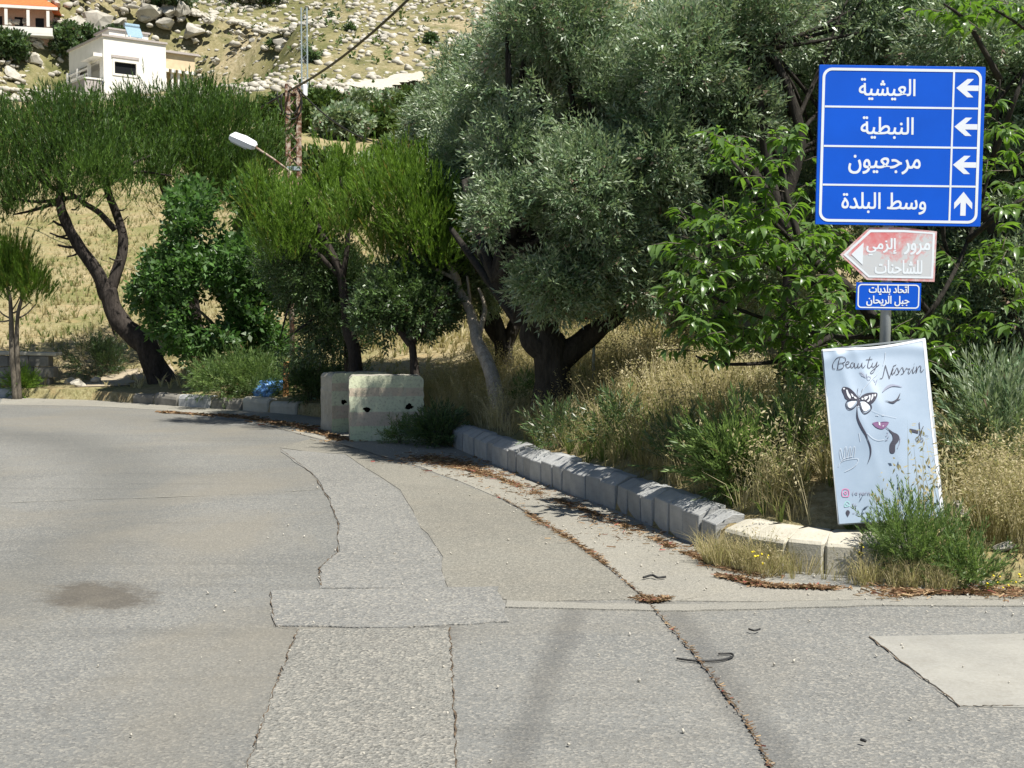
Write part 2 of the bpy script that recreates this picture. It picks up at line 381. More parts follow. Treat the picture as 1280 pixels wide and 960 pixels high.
M_lgray = flat('print_pale_grey', (.42, .47, .54), .6, .3)
M_purple = flat('print_purple', (.13, .05, .14), .5, .4)
M_pink = flat('print_pink', (.55, .12, .3), .5, .4)
M_teal = flat('print_teal', (.25, .5, .48), .5, .4)
M_wirem = flat('black_cable', (.015, .015, .011), .5, .4)
M_galv = flat('galvanised_steel', (.30, .36, .38), .5, .5, .3, .25, 4)
M_lampw = flat('lamp_white_housing', (.78, .80, .84), .4, .5, 0, .05)
M_lens = flat('lamp_lens', (.45, .50, .55), .25, .6, 0, .1)
M_wood = bark('raw_timber', (.30, .14, .05), (.55, .30, .12), 8, .3)
M_dwood = bark('dark_timber', (.05, .035, .025), (.14, .10, .07), 8, .3)
M_orange = flat('faded_red_plate', (.42, .10, .05), .7, .3)
a = N('rust', .85, .3); v = a.coord('Object'); f = a.noise(v, 7, 5, .7, .4)
a.col(a.ramp(f, [(.34, (.06, .03, .02)), (.47, (.17, .085, .05)), (.56, (.38, .31, .25)), (.75, (.55, .50, .43))])); a.bump(f, .3, .01); M_rust = a.m
a = N('faded_red', .6, .35); v = a.coord('Object'); f = a.noise(v, 9, 6, .75, .5); f2 = a.noise(v, 2.2, 3, .6)
s_ = a.n('SeparateXYZ'); a.l(v, s_.inputs[0]); up = a.math('MULTIPLY', a.math('SUBTRACT', s_.outputs[2], LZ_RED), 1.7)
k = a.math('ADD', a.math('ADD', a.math('MULTIPLY', f, 2.2), a.math('MULTIPLY', f2, 1.4)), up)
a.col(a.ramp(a.math('MULTIPLY', k, .29), [(0, (.52, .54, .56)), (.57, (.52, .54, .56)), (.60, (.57, .42, .43)), (.67, (.60, .26, .27)), (.80, (.60, .12, .13))])); M_red = a.m
a = N('pink_rim', .6, .35); f = a.noise(a.coord('Object'), 14, 5, .75, .5); a.col(a.ramp(f, [(.35, (.62, .58, .57)), (.6, (.58, .23, .23))])); M_pinkrim = a.m
a = N('banner_vinyl', .42, .4); v = a.coord('Object'); f = a.noise(v, 3, 4, .6); a.col(a.ramp(f, [(.3, (.23, .30, .39)), (.7, (.29, .365, .46))])); M_banner = a.m
a = N('banner_hem', .5, .4); a.col((.55, .58, .62)); M_hem = a.m
# barrier paint
a = N('barrier_paint', .85, .25); v = a.coord('Object'); f = a.noise(v, 5, 6, .7, .3); g = a.noise(v, 30, 4, .7)
z = a.n('SeparateXYZ'); a.l(v, z.inputs[0]); zz = a.math('ADD', z.outputs[2], a.math('MULTIPLY', a.math('SUBTRACT', f, .5), .05))
band = a.ramp(zz, [(0, (.56, .62, .42)), (.19, (.56, .62, .42)), (.20, (.55, .46, .37)), (.37, (.56, .48, .39)), (.38, (.64, .68, .50)), (.57, (.64, .68, .50)), (.58, (.60, .50, .39)), (.68, (.60, .52, .40)), (.69, (.64, .68, .48)), (1, (.68, .71, .52))], 'LINEAR')
band = a.mix(a.ramp(f, [(.5, g3(0)), (.66, g3(.75))]), band, (.60, .60, .47)); band = a.mix(a.ramp(g, [(.52, g3(0)), (.68, g3(.7))]), band, (.25, .24, .18)); band = a.mix(a.ramp(a.noise(v, 2.2, 5, .7, .8), [(.52, g3(0)), (.64, g3(.55))]), band, (.30, .33, .22))
a.col(band); a.bump(g, .4, .01); M_barr = a.m
M_barrside = concrete('barrier_raw_concrete', (.28, .27, .23), (.46, .44, .38), (.15, .14, .11), 5, None, 'Object', .7)
M_hole = flat('hole_dark', (.01, .01, .01), 1, .1)
M_hwall = flat('house_white_stone', (.74, .72, .67), .8, .25, 0, .06, 1)
M_hbeige = flat('house_cream_stone', (.62, .50, .33), .85, .2, 0, .12, 1.5)
M_htrim = flat('house_trim', (.42, .38, .36), .8, .2)
M_hpink = flat('house_pink_wall', (.50, .33, .25), .85, .2)
M_glass = flat('dark_window_glass', (.008, .009, .011), .6, .15)
M_tile = flat('red_roof_tile', (.60, .15, .05), .8, .2, 0, .25, 3)
M_solar = flat('solar_collector', (.25, .36, .44), .2, .6)
M_litter = leaf_mat('needle_litter', (.09, .05, .028), (.19, .11, .06), (.36, .26, .15), .8, .1, None, .2)
M_bag = flat('blue_plastic', (.12, .28, .60), .35, .5, 0, .5, 8)
M_rubber = flat('black_rubber', (.02, .02, .02), .6, .4)
M_pebble = flat('white_stone', (.62, .60, .56), .8, .3)
M_flower = flat('yellow_flower', (.75, .60, .03), .6, .3)

# ------------------------------------------------------------------ ground sheet
xs = np.unique(np.concatenate([np.linspace(-400, -60, 35), np.linspace(-60, -14, 60), np.linspace(-14, -1.5, 70), np.linspace(-1.5, 4, 64), np.linspace(4, 12, 36), np.linspace(12, 60, 36), np.linspace(60, 300, 18)]))
ts = np.concatenate([[-150, -40, -8, -.4, 0.0, .055], np.linspace(.12, 6, 42), 6 * 1.042 ** np.arange(1, 112)])
Xg, Tg = np.meshgrid(xs, ts, indexing='ij'); Yg = bnd_y(Xg) + Tg
Zg = np.where(Tg > .05, T(Xg, Yg), -.03)
V = np.stack([Xg, Yg, Zg], -1).reshape(-1, 3); nx, nt_ = Xg.shape
i, j = np.meshgrid(np.arange(nx - 1), np.arange(nt_ - 1), indexing='ij'); q = (i * nt_ + j).ravel()
o = bulk('ground', V, np.stack([q, q + nt_, q + nt_ + 1, q + 1], 1), M_ground, smooth=True); tag(o, kind='structure')

def sheet(name, poly, z, mat, kind='structure', sub=False, parent=None):
    pts = [Vector((p[0], p[1], 0)) for p in poly]
    tris = tessellate_polygon([pts]); me = bpy.data.meshes.new(name)
    k = len(pts); vs_ = [(p.x, p.y, z) for p in pts]; fs_ = [tuple(t) for t in tris]
    me.from_pydata(vs_, [], fs_); me.materials.append(mat)
    bm = bmesh.new(); bm.from_mesh(me)
    for f_ in bm.faces:
        if f_.normal.z < 0: f_.normal_flip()
    if z > .001:
        ex = bmesh.ops.extrude_edge_only(bm, edges=[e for e in bm.edges if e.is_boundary])
        for v_ in ex['geom']:
            if isinstance(v_, bmesh.types.BMVert): v_.co.z = -.002
    bm.to_mesh(me); bm.free()
    o = link(name, me, parent)
    if kind: o['kind'] = kind
    return o
def jag(pts, amp, n=5, seed=0):
    r = random.Random(seed); out = []
    for a_, b_ in zip(pts[:-1], pts[1:]):
        for k in range(n):
            t = k / n; out.append((a_[0] + (b_[0] - a_[0]) * t + r.uniform(-amp, amp), a_[1] + (b_[1] - a_[1]) * t + r.uniform(-amp, amp)))
    return out + [pts[-1]]
def px(lst): return [tuple(G(u, v)[:2]) for u, v in lst]
road_poly = [(x, y + .02) for x, y in BND if -60 <= x <= 60] + [(60, -60), (-60, -60)]
road_poly[0] = (-60, float(bnd_y(-60))); 
sheet('road', road_poly, 0.0, M_road)
crack_line = [(-60, 21.3), (-20, 23.9)] + px([(0, 506), (120, 508), (220, 514), (320, 528), (390, 546), (455, 563), (528, 585), (620, 620), (659, 641), (725, 683), (762, 711), (805, 748)])
# concrete gutter strip between crack and kerb
inner = jag(crack_line[2:], .02, 4, 1); outer = [(x, y) for x, y in BND if -10.5 <= x <= 1.7]
gut = inner + px([(840, 752), (905, 742), (968, 724)]) + list(reversed(outer))
sheet('gutter', gut, .004, M_gutter)
# lighter edge strip left of the crack
es = px([(351, 560), (390, 565), (430, 568), (500, 613), (523, 655), (551, 697), (556, 735), (640, 752), (805, 750)]) 
ej = jag(es, .03, 3, 3) + [p for p in reversed(px([(390, 548), (455, 565), (528, 587), (620, 622), (659, 643), (725, 685), (762, 713), (800, 745)]))]
sheet('road_edge_strip', ej, .004, M_edge)
# trench patches
tp = jag(px([(402, 735), (398, 712), (422, 691), (423, 656), (411, 624), (391, 593), (351, 565)]), .02, 4, 4) + jag(px([(351, 562), (430, 569), (500, 614), (523, 655), (551, 697), (556, 736)]), .015, 4, 5)
sheet('road_patch', tp, .006, M_patch2)
sheet('road_patch', jag(px([(343, 784), (338, 740), (470, 737), (622, 735), (637, 778), (500, 786), (343, 784)]), .012, 7, 6)[:-1], .0085, M_patch2)
sheet('road_patch', jag(px([(308, 965), (330, 900), (352, 840), (373, 788)]), .012, 8, 8) + jag(px([(562, 786), (566, 850), (571, 965)]), .012, 10, 9) + [tuple(G(575, 1300)[:2]), tuple(G(210, 1300)[:2])], .008, M_patch)
# pale cross seam and slab on the right, side lane
sheet('road_seam', jag(px([(632, 752), (760, 756), (840, 757), (960, 754), (1100, 751), (1300, 752), (1500, 752)]), .008, 6, 2) + list(reversed(jag(px([(632, 760), (760, 763), (840, 765), (960, 762), (1100, 758), (1300, 759), (1500, 759)]), .008, 6, 12))), .008, M_seal)
sheet('side_lane', [tuple(p) for p in px([(850, 752), (905, 742), (968, 726), (1060, 735), (1300, 738)])] + [(12, 6.15), (12, 5.6)] + px([(1500, 751), (1300, 751), (1100, 750), (960, 753)]), .006, M_gutter)
sheet('concrete_slab', jag(px([(1088, 797), (1200, 884)]), .008, 12, 21) + px([(1300, 886), (1900, 900), (1900, 792), (1300, 793)]), .006, M_slab)
# stain
st = [G(118 + 74 * math.cos(t) * (1 + .2 * math.sin(3 * t)), 744 + 17 * math.sin(t) * (1 + .25 * math.sin(4 * t + 1)) + 6 * math.cos(t)) for t in np.linspace(0, 2 * math.pi, 40)[:-1]]

# cracks: thin irregular ribbons
def ribbon_ground(name, pts, w_, z, mat, seed=0, n=8):
    r = random.Random(seed); c = jag(pts, .007, n, seed); L, Rr = [], []
    for i_, p in enumerate(c):
        q_ = c[min(i_ + 1, len(c) - 1)]; p0 = c[max(i_ - 1, 0)]; d = Vector((q_[0] - p0[0], q_[1] - p0[1])); d = d.normalized() if d.length else Vector((1, 0)); nrm = Vector((-d.y, d.x))
        hw = w_ * r.uniform(.1, 1) ** 1.3 / 2; L.append((p[0] + nrm.x * hw, p[1] + nrm.y * hw)); Rr.append((p[0] - nrm.x * hw, p[1] - nrm.y * hw))
    vs = [(x, y, z) for x, y in L] + [(x, y, z) for x, y in Rr]; k = len(L)
    me = bpy.data.meshes.new(name); me.from_pydata(vs, [], [(i_, k + i_, k + i_ + 1, i_ + 1) for i_ in range(k - 1)]); me.materials.append(mat)
    o = link(name, me); o['kind'] = 'structure'; return o
main_crack = px([(620, 620), (659, 641), (725, 683), (762, 711), (805, 748), (820, 765), (860, 810), (900, 860), (940, 915), (965, 965), (990, 1050)])
ribbon_ground('road_crack', main_crack, .016, .0095, M_crack, 3, 26)
ribbon_ground('road_crack', px([(1086, 797), (1200, 884), (1280, 884), (1400, 886)]), .010, .0075, M_crack, 5, 22)
ribbon_ground('road_crack', px([(562, 786), (566, 850), (571, 965)]), .011, .0085, M_crack, 6, 26)
ribbon_ground('road_crack', px([(308, 965), (330, 900), (352, 840), (373, 788)]), .010, .0085, M_crack, 7, 26)
ribbon_ground('road_crack', px([(373, 788), (343, 784), (338, 742)]), .008, .0095, M_crack, 8, 14)
ribbon_ground('road_crack', px([(351, 562), (391, 593), (411, 624), (423, 656), (422, 691), (398, 712), (402, 733)]), .012, .008, M_crack, 9, 14)
ribbon_ground('road_crack', px([(320, 529), (390, 547), (455, 564), (528, 586)]), .018, .008, M_crack, 10, 14)
ribbon_ground('road_crack', px([(0, 629), (130, 624), (200, 622), (320, 617), (400, 612)]), .025, .006, M_seal, 11, 8)

# ------------------------------------------------------------------ kerbs
kerb = empty('kerb', (0, 0, 0)); tag(kerb, kind='structure')
def kerb_mesh(L, h=.25, top=.06, depth=.2, ch=.09, seed=0, mat=None, tint=.5, bev=.005):
    r = random.Random(seed); prof = [(0, -.06), (0, h * r.uniform(.93, 1.03)), (ch, h + top), (depth, h + top), (depth, -.06)]
    m = MB(); m.prism(prof, 0, L, 'x', tint); return m.mesh('kerb_stone', mat or M_kerb, bevel=bev)
kpts = [Vector((x, y)) for x, y in [(-.75, 15.65), (-.38, 14.36), (.005, 13.06), (.464, 11.6), (.85, 10.5), (1.148, 9.3), (1.394, 8.48)]]
def walk(pts, step):
    seg = [(pts[i_ + 1] - pts[i_]).length for i_ in range(len(pts) - 1)]; tot = sum(seg); out = []; s_ = 0
    while s_ <= tot + 1e-6:
        d = s_; i_ = 0
        while i_ < len(seg) - 1 and d > seg[i_]: d -= seg[i_]; i_ += 1
        out.append(pts[i_].lerp(pts[i_ + 1], d / seg[i_])); s_ += step() if callable(step) else step
    return out
kp = walk(kpts, lambda: random.uniform(.25, .34))
for i_, (p, q_) in enumerate(zip(kp[:-1], kp[1:])):
    d = q_ - p; L = d.length - .012
    me = kerb_mesh(L, .215, .065, .21, .125, i_, M_kerb, random.choice([.15, .3, .45, .5, .2]))
    # local x runs along the stone, local y (depth) away from the road: direction of travel is towards the camera, so mirror
    ang = math.atan2(-d.y, -d.x)
    o = link('kerb_stone', me, kerb, (q_.x, q_.y, random.uniform(-.015, .01)), (R(random.uniform(-2.5, 2.5)), R(random.uniform(-1.2, 1.2)), ang + R(random.uniform(-4, 4))))
    o.scale = (1, -1, 1)
kp2 = [Vector(p) for p in [(1.40, 8.46), (1.53, 8.2), (1.72, 8.0), (1.93, 7.87), (2.14, 7.80), (2.5, 7.70)]]
for i_, (p, q_) in enumerate(zip(kp2[:-1], kp2[1:])):
    d = q_ - p; me = kerb_mesh(d.length - .01, .19, .05, .3, .17, 50 + i_, M_kerb2, .6, .015)
    o = link('kerb_stone', me, kerb, (q_.x, q_.y, 0), (0, 0, math.atan2(-d.y, -d.x))); o.scale = (1, -1, 1)
fark = [(-3.5, 20.65), (-4.05, 21.2), (-4.6, 21.65), (-4.95, 21.9), (-5.25, 22.15), (-5.95, 22.65), (-6.5, 23.1), (-7.0, 23.5)]
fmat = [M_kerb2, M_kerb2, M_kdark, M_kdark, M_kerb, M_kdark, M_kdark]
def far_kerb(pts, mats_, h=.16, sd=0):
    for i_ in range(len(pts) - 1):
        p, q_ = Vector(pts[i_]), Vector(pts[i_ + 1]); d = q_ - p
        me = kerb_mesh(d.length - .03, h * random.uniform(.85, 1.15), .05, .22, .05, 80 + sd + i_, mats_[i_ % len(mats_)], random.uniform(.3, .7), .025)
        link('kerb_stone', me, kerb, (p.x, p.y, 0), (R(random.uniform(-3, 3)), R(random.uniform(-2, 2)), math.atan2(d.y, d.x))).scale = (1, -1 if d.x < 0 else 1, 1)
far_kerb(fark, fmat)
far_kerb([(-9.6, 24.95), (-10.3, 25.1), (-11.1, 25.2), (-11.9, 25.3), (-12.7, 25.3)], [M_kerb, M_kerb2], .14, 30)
tag(kerb, 'row of grey concrete kerb stones along the bend', None)

# ------------------------------------------------------------------ pieces shared by the vegetation
def tree_root(name, base, label, cat, group=None): return tag(empty(name, base), label, cat, group)
def limb(mb, pts, r0, r1, n=8, rough=.25, sub=5, base=None, flare=0.0):
    c = catmull([Vector(p) for p in pts], sub); k = len(c)
    rad = [(r0 + (r1 - r0) * (i_ / (k - 1)) ** .8) * (1 + flare * max(0, 1 - i_ / (k * .18)) ** 2) for i_ in range(k)]
    if base is not None: c = [Vector(p) - base for p in c]
    mb.tube(c, rad, n, rough=rough)
def tri_leaf_quad(L, W, bend=.15):
    v = np.array([[0, 0, 0], [W / 2, bend * L * .3, L * .45], [0, bend * L, L], [-W / 2, bend * L * .3, L * .45]]); return v
def sprig_template(nl, SL, L, W, spread=50, seed=0, droop=0.0, tip=True, pair=True, tri=False):
    """a twig along +Z with nl leaves, each one quad"""
    r = np.random.default_rng(seed); V_, F_ = [], []
    for i_ in range(nl):
        t = (i_ + .5) / nl; az = (i_ * 2.399 if not pair else (i_ // 2) * 1.57 + (i_ % 2) * math.pi) + r.uniform(-.3, .3)
        sp = R(spread * (1.0 - .55 * t) + r.uniform(-12, 12))
        d = np.array([math.sin(sp) * math.cos(az), math.sin(sp) * math.sin(az), math.cos(sp) - droop])
        m = rotz_to(d[None], np.array([r.uniform(-.7, .7) + math.pi / 2]))[0]; s_ = r.uniform(.75, 1.15)
        q_ = tri_leaf_quad(L * s_, W * s_)
        if tri: q_ = np.array([[-W * s_ * .52, 0, L * s_ * .25], [W * s_ * .52, .1 * L * s_, L * s_ * .35], [0, .12 * L * s_, L * s_]])
        q_ = q_ @ m.T + np.array([0, 0, SL * t]); nq = len(q_); b = len(V_) * nq
        V_.append(q_); F_.append([b + k_ for k_ in range(nq)])
    return np.concatenate(V_), np.array(F_)
def needle_template(nn, SL, L, W, seed=0, up=38):
    r = np.random.default_rng(seed); V_, F_ = [], []
    for i_ in range(nn):
        t = r.uniform(.0, 1) ; az = r.uniform(0, 2 * math.pi); sp = R(up * (1 - .55 * t) + r.uniform(-10, 10))
        d = np.array([math.sin(sp) * math.cos(az), math.sin(sp) * math.sin(az), math.cos(sp)]); s_ = r.uniform(.8, 1.15)
        sd = np.cross(d, r.normal(size=3)); sd /= np.linalg.norm(sd); p = np.array([0, 0, SL * t])
        V_.append(np.array([p - sd * W / 2, p + sd * W / 2, p + d * L * s_])); F_.append([i_ * 3, i_ * 3 + 1, i_ * 3 + 2])
    return np.concatenate(V_), np.array(F_)
def blob_points(blobs, n, inner=.45, gapf=1.6, gap=-.25, seed=0, flatbottom=None):
    """points in a union of ellipsoids [(centre, radii)], mostly in the outer shell, with clumps and gaps; returns pos, outward"""
    r = np.random.default_rng(seed); Cc = np.array([list(b[0]) for b in blobs]); Rr = np.array([b[1] for b in blobs])
    vol = Rr.prod(1) ** (2 / 3); k = r.choice(len(blobs), size=int(n * 2.4), p=vol / vol.sum())
    d = r.normal(size=(len(k), 3)); d /= np.linalg.norm(d, axis=1, keepdims=True)
    rad = inner + (1 - inner) * r.uniform(0, 1, len(k)) ** .6; lump = 1 + .16 * sn(d[:, 0] * 3 + k, d[:, 2] * 3 + d[:, 1] * 2, 1.4, 3.)
    p = Cc[k] + d * Rr[k] * (rad * lump)[:, None]
    keep = (sn(p[:, 0] + .4 * p[:, 1], p[:, 2], gapf, seed * .7) + .5 * sn(p[:, 1], p[:, 2] + p[:, 0], gapf * 2.1, 2 + seed)) > gap
    # drop points deep inside another blob
    for c_, r_ in zip(Cc, Rr):
        inside = (((p - c_) / r_) ** 2).sum(1) < (inner * .8) ** 2; keep &= ~inside
    if flatbottom is not None: keep &= p[:, 2] > flatbottom
    p, d = p[keep][:n], d[keep][:n]; return p, d
def foliage(name, parent, base, blobs, n, tmpl, mat, up=.3, jit=.5, scale=(.8, 1.2), inner=.45, gapf=1.6, gap=-.25, seed=0, zt=None, flatbottom=None, cap_tint=None, extra=None, cluster=0, csig=.2):
    p, d = blob_points(blobs, n // cluster if cluster else n, inner, gapf, gap, seed, flatbottom)
    if cluster:
        rc = np.random.default_rng(seed + 3); szc = rc.uniform(.5, 1.5, len(p)); idx = rc.integers(0, len(p), n); off = rc.normal(0, csig, (n, 3)) * szc[idx][:, None]; off[:, 2] *= .6
        p = p[idx] + off + np.array([0, 0, .10]) * (1 - (off ** 2).sum(1) / (2 * csig) ** 2)[:, None].clip(-1, 1); d = d[idx] * .4 + off / csig * .28
    if extra is not None: p = np.concatenate([p, extra[0]]); d = np.concatenate([d, extra[1]])
    r = np.random.default_rng(seed + 5)
    d = d + np.array([0, 0, up]) + r.normal(size=d.shape) * jit
    Mx = rotz_to(d); base = np.array(base); parts = []
    k = r.integers(0, len(tmpl), len(p)); clump = sn(p[:, 0], p[:, 2] + p[:, 1], 1.1, seed)
    tint = np.clip(.45 + .18 * clump + r.normal(0, .2, len(p)), 0, 1); sc_ = r.uniform(scale[0], scale[1], len(p))
    for i_, (tv, tf) in enumerate(tmpl):
        m = k == i_; V_, F_, t_ = scatter(tv, tf, p[m] - base, Mx[m], sc_[m], tint[m])
        t_ = np.clip(t_ + np.repeat(r.normal(0, .12, len(t_) // (tf.shape[1] if tf.shape[1] == 4 else 3) + 1), (tf.shape[1] if tf.shape[1] == 4 else 3))[:len(t_)], 0, 1); parts.append((V_, F_, t_))
    V_, F_, t_ = join(parts); o = bulk(name, V_, F_, mat, t_, parent); return o
def twigs(mb, base, start, pts, r0=.02, seed=0, n=5, sub=3):
    r = random.Random(seed)
    for p in pts:
        s_ = Vector(r.choice(start)); p = Vector(p); mid = s_.lerp(p, .5) + Vector((r.uniform(-.2, .2), r.uniform(-.2, .2), r.uniform(-.1, .25))) * (p - s_).length * .5
        m_ = MB(); limb(m_, [s_, mid, p], r0, r0 * .25, n, .1, sub, base); m_.build('branch', mb[0], mb[1], smooth=True, fixn=False)
olive_t = [sprig_template(14, .22, .088, .021, 52, s_, tri=True) for s_ in range(4)]
oak_t = [sprig_template(10, .16, .075, .032, 60, 20 + s_, 0, True, False, True) for s_ in range(3)]
fig_t = [sprig_template(8, .22, .12, .06, 68, 30 + s_, .25, True, False) for s_ in range(3)]
needle_t = [needle_template(20, .34, .10, .018, s_, 26) for s_ in range(3)]
needle_s = [needle_template(28, .30, .10, .012, 7 + s_, 26) for s_ in range(3)]
needle_long = [needle_template(34, .36, .09, .0125, 17 + s_, 28) for s_ in range(3)]
shrub_t = [sprig_template(16, .26, .075, .014, 42, 40 + s_, 0, True, False) for s_ in range(3)]
far_t = [sprig_template(6, .35, .32, .19, 70, 60 + s_, 0, True, False) for s_ in range(3)]

def B(u, v, y, ru, rv, ry=None):
    """crown lobe: centre seen at photo pixel (u, v) at depth y, with radii given in photo pixels at that depth"""
    k_ = y / F; return (P(u, v, y), (ru * k_, (ry if ry is not None else (ru + rv) / 2 * k_), rv * k_))

# ================================================================== TREES
def grounded(u, v, y):
    p = P(u, v, y); return Vector((p.x, y, Tz(p.x, y) - .05))
# --- big forked umbrella pine on the left
def pine_big():
    y = 25.0; b = grounded(208, 488, y); r_ = tree_root('pine_tree', b, 'large umbrella pine whose leaning dark trunk forks in two, left of the broadleaf tree', 'tree', 'umbrella pines on the left')
    p = lambda u, v, dy=0: P(u, v, y + dy)
    m = MB()
    limb(m, [b - Vector((0, 0, .1)), p(192, 455), p(180, 430), p(160, 412), p(143, 390), p(134, 362)], .27, .17, 14, .22, 6, b, .35)
    fork = p(134, 362); limb(m, [fork + Vector((0, 0, -.15)), p(121, 340, -.1), p(97, 305, -.1), p(80, 272, -.2), p(75, 245, -.2), p(80, 200, 0)], .155, .07, 10, .2, 6, b)
    limb(m, [fork + Vector((0, 0, -.12)), p(148, 335, .1), p(154, 300, .2), p(146, 268, .3), p(134, 236, .2), p(130, 190, .2)], .13, .06, 10, .2, 6, b)
    limb(m, [p(144, 287, .2), p(124, 266, 0), p(103, 252, -.2), p(84, 236, -.3), p(60, 200, -.4)], .07, .035, 8, .2, 5, b)
    m.build('trunk', M_bark, r_, smooth=True, fixn=False)
    m = MB()
    for a_, c_, d_ in [((76, 250), (40, 252), (5, 245)), ((80, 250), (45, 262), (18, 268)), ((80, 248), (110, 245), (112, 238)), ((76, 240), (50, 225), (20, 205)), ((130, 230), (165, 205), (200, 190)), ((130, 225), (120, 190), (110, 150)), ((84, 236), (60, 200), (30, 150)), ((134, 228), (170, 215), (215, 220)), ((80, 220), (60, 180), (50, 140))]:
        m = MB(); limb(m, [p(*a_, 0), p(*c_, random.uniform(-.5, .5)), p(*d_, random.uniform(-1, 1))], .05, .015, 6, .1, 4, b); m.build('branch', M_bark, r_, smooth=True, fixn=False)
    for a_, c_, w_ in [((97, 300), (62, 291), .03), ((104, 312), (84, 321), .028), ((92, 290), (70, 296), .03), ((82, 282), (66, 276), .04), ((100, 308), (72, 306), .04), ((147, 262), (158, 260), .02), ((142, 250), (136, 245), .02), ((152, 325), (136, 322), .025), ((152, 290), (158, 288), .02), ((140, 410), (146, 424), .02), ((178, 425), (190, 420), .03), ((90, 262), (98, 258), .02), ((150, 276), (160, 270), .018)]:
        m = MB(); limb(m, [p(*a_, 0), p((a_[0] + c_[0]) / 2, (a_[1] + c_[1]) / 2 + 2, -.1), p(*c_, -.15)], w_, w_ * .5, 5, .1, 3, b); m.build('branch_stub', M_bark, r_, smooth=True, fixn=False)
    bl = [B(-70, 195, y, 60, 60, 1.3), B(0, 190, y - .6, 62, 62, 1.1), B(40, 165, y + .6, 60, 52, 1.4), B(95, 175, y - .8, 62, 60, 1.2), B(105, 150, y + .9, 70, 48, 1.4), B(150, 150, y + 1.0, 55, 48, 1.2), B(165, 190, y - .5, 52, 50, 1.1), B(10, 235, y + .3, 40, 26, .8), B(60, 215, y - 1.0, 55, 32, .9), B(-30, 150, y + .5, 60, 42, 1.2)]
    foliage('crown', r_, b, [(c_ - Vector((0, 0, .30)), r2_) for c_, r2_ in bl], 9000, needle_t, M_pine, 1.3, .25, (.45, 1.05), .35, 2.0, -.75, 1, cluster=22, csig=.19)
pine_big()
def pine_right():
    y = 27.0; b = grounded(252, 470, y); r_ = tree_root('pine_tree', b, 'umbrella pine mostly hidden behind the fresh green broadleaf tree, crown reaching to the street lamp', 'tree', 'umbrella pines on the left')
    p = lambda u, v, dy=0: P(u, v, y + dy); m = MB()
    limb(m, [b, p(246, 420), p(238, 370), p(232, 310), p(224, 275), p(216, 252), p(206, 235), p(195, 200)], .2, .08, 10, .2, 5, b)
    limb(m, [p(222, 272), p(250, 245), p(285, 215), p(310, 180)], .08, .03, 8, .2, 5, b); m.build('trunk', M_bark, r_, smooth=True, fixn=False)
    bl = [B(205, 150, y, 55, 55, 1.4), B(250, 150, y - .6, 56, 58, 1.4), B(290, 160, y + .3, 48, 52, 1.3), B(318, 168, y - .4, 30, 42, 1.0), B(225, 195, y - .9, 50, 46, 1.1), B(285, 205, y - .6, 42, 36, 1.0), B(240, 120, y + .8, 70, 30, 1.4), B(315, 205, y - .2, 34, 30, .8), B(245, 215, y - .5, 44, 30, .9)]
    foliage('crown', r_, b, [(c_ - Vector((0, 0, .32)), r2_) for c_, r2_ in bl], 7600, needle_t, M_pine, 1.3, .25, (.45, 1.05), .35, 2.0, -.75, 2, cluster=22, csig=.19)
pine_right()
# --- small pine far left
def pine_small():
    y = 24.6; b = grounded(20, 478, y); r_ = tree_root('small_pine_tree', b, 'small young pine with two thin trunks at the left edge, before the block wall', 'tree')
    p = lambda u, v, dy=0: P(u, v, y + dy); m = MB()
    limb(m, [b, p(15, 440), p(14, 400), p(12, 370), p(4, 340)], .07, .03, 8, .2, 4, b)
    limb(m, [b + Vector((.06, 0, 0)), p(21, 430), p(22, 395), p(28, 370), p(32, 340)], .055, .025, 8, .2, 4, b)
    for a_, c_ in [((13, 398), (-8, 380)), ((14, 392), (40, 375)), ((14, 400), (-12, 398)), ((22, 398), (45, 380)), ((13, 375), (-5, 350)), ((12, 392), (30, 360))]:
        limb(m, [p(*a_), p((a_[0] + c_[0]) / 2, (a_[1] + c_[1]) / 2 + 3, .1), p(*c_)], .02, .01, 5, .1, 3, b)
    m.build('trunk', M_twig, r_, smooth=True, fixn=False)
    bl = [B(-5, 352, y, 30, 34, .5), B(22, 345, y, 32, 36, .55), B(44, 358, y - .1, 20, 28, .4), B(10, 330, y + .2, 38, 26, .5)]
    foliage('crown', r_, b, bl, 900, needle_s, M_pineb, 1.9, .25, (.8, 1.2), .1, 1.8, -.5, 3)
pine_small()
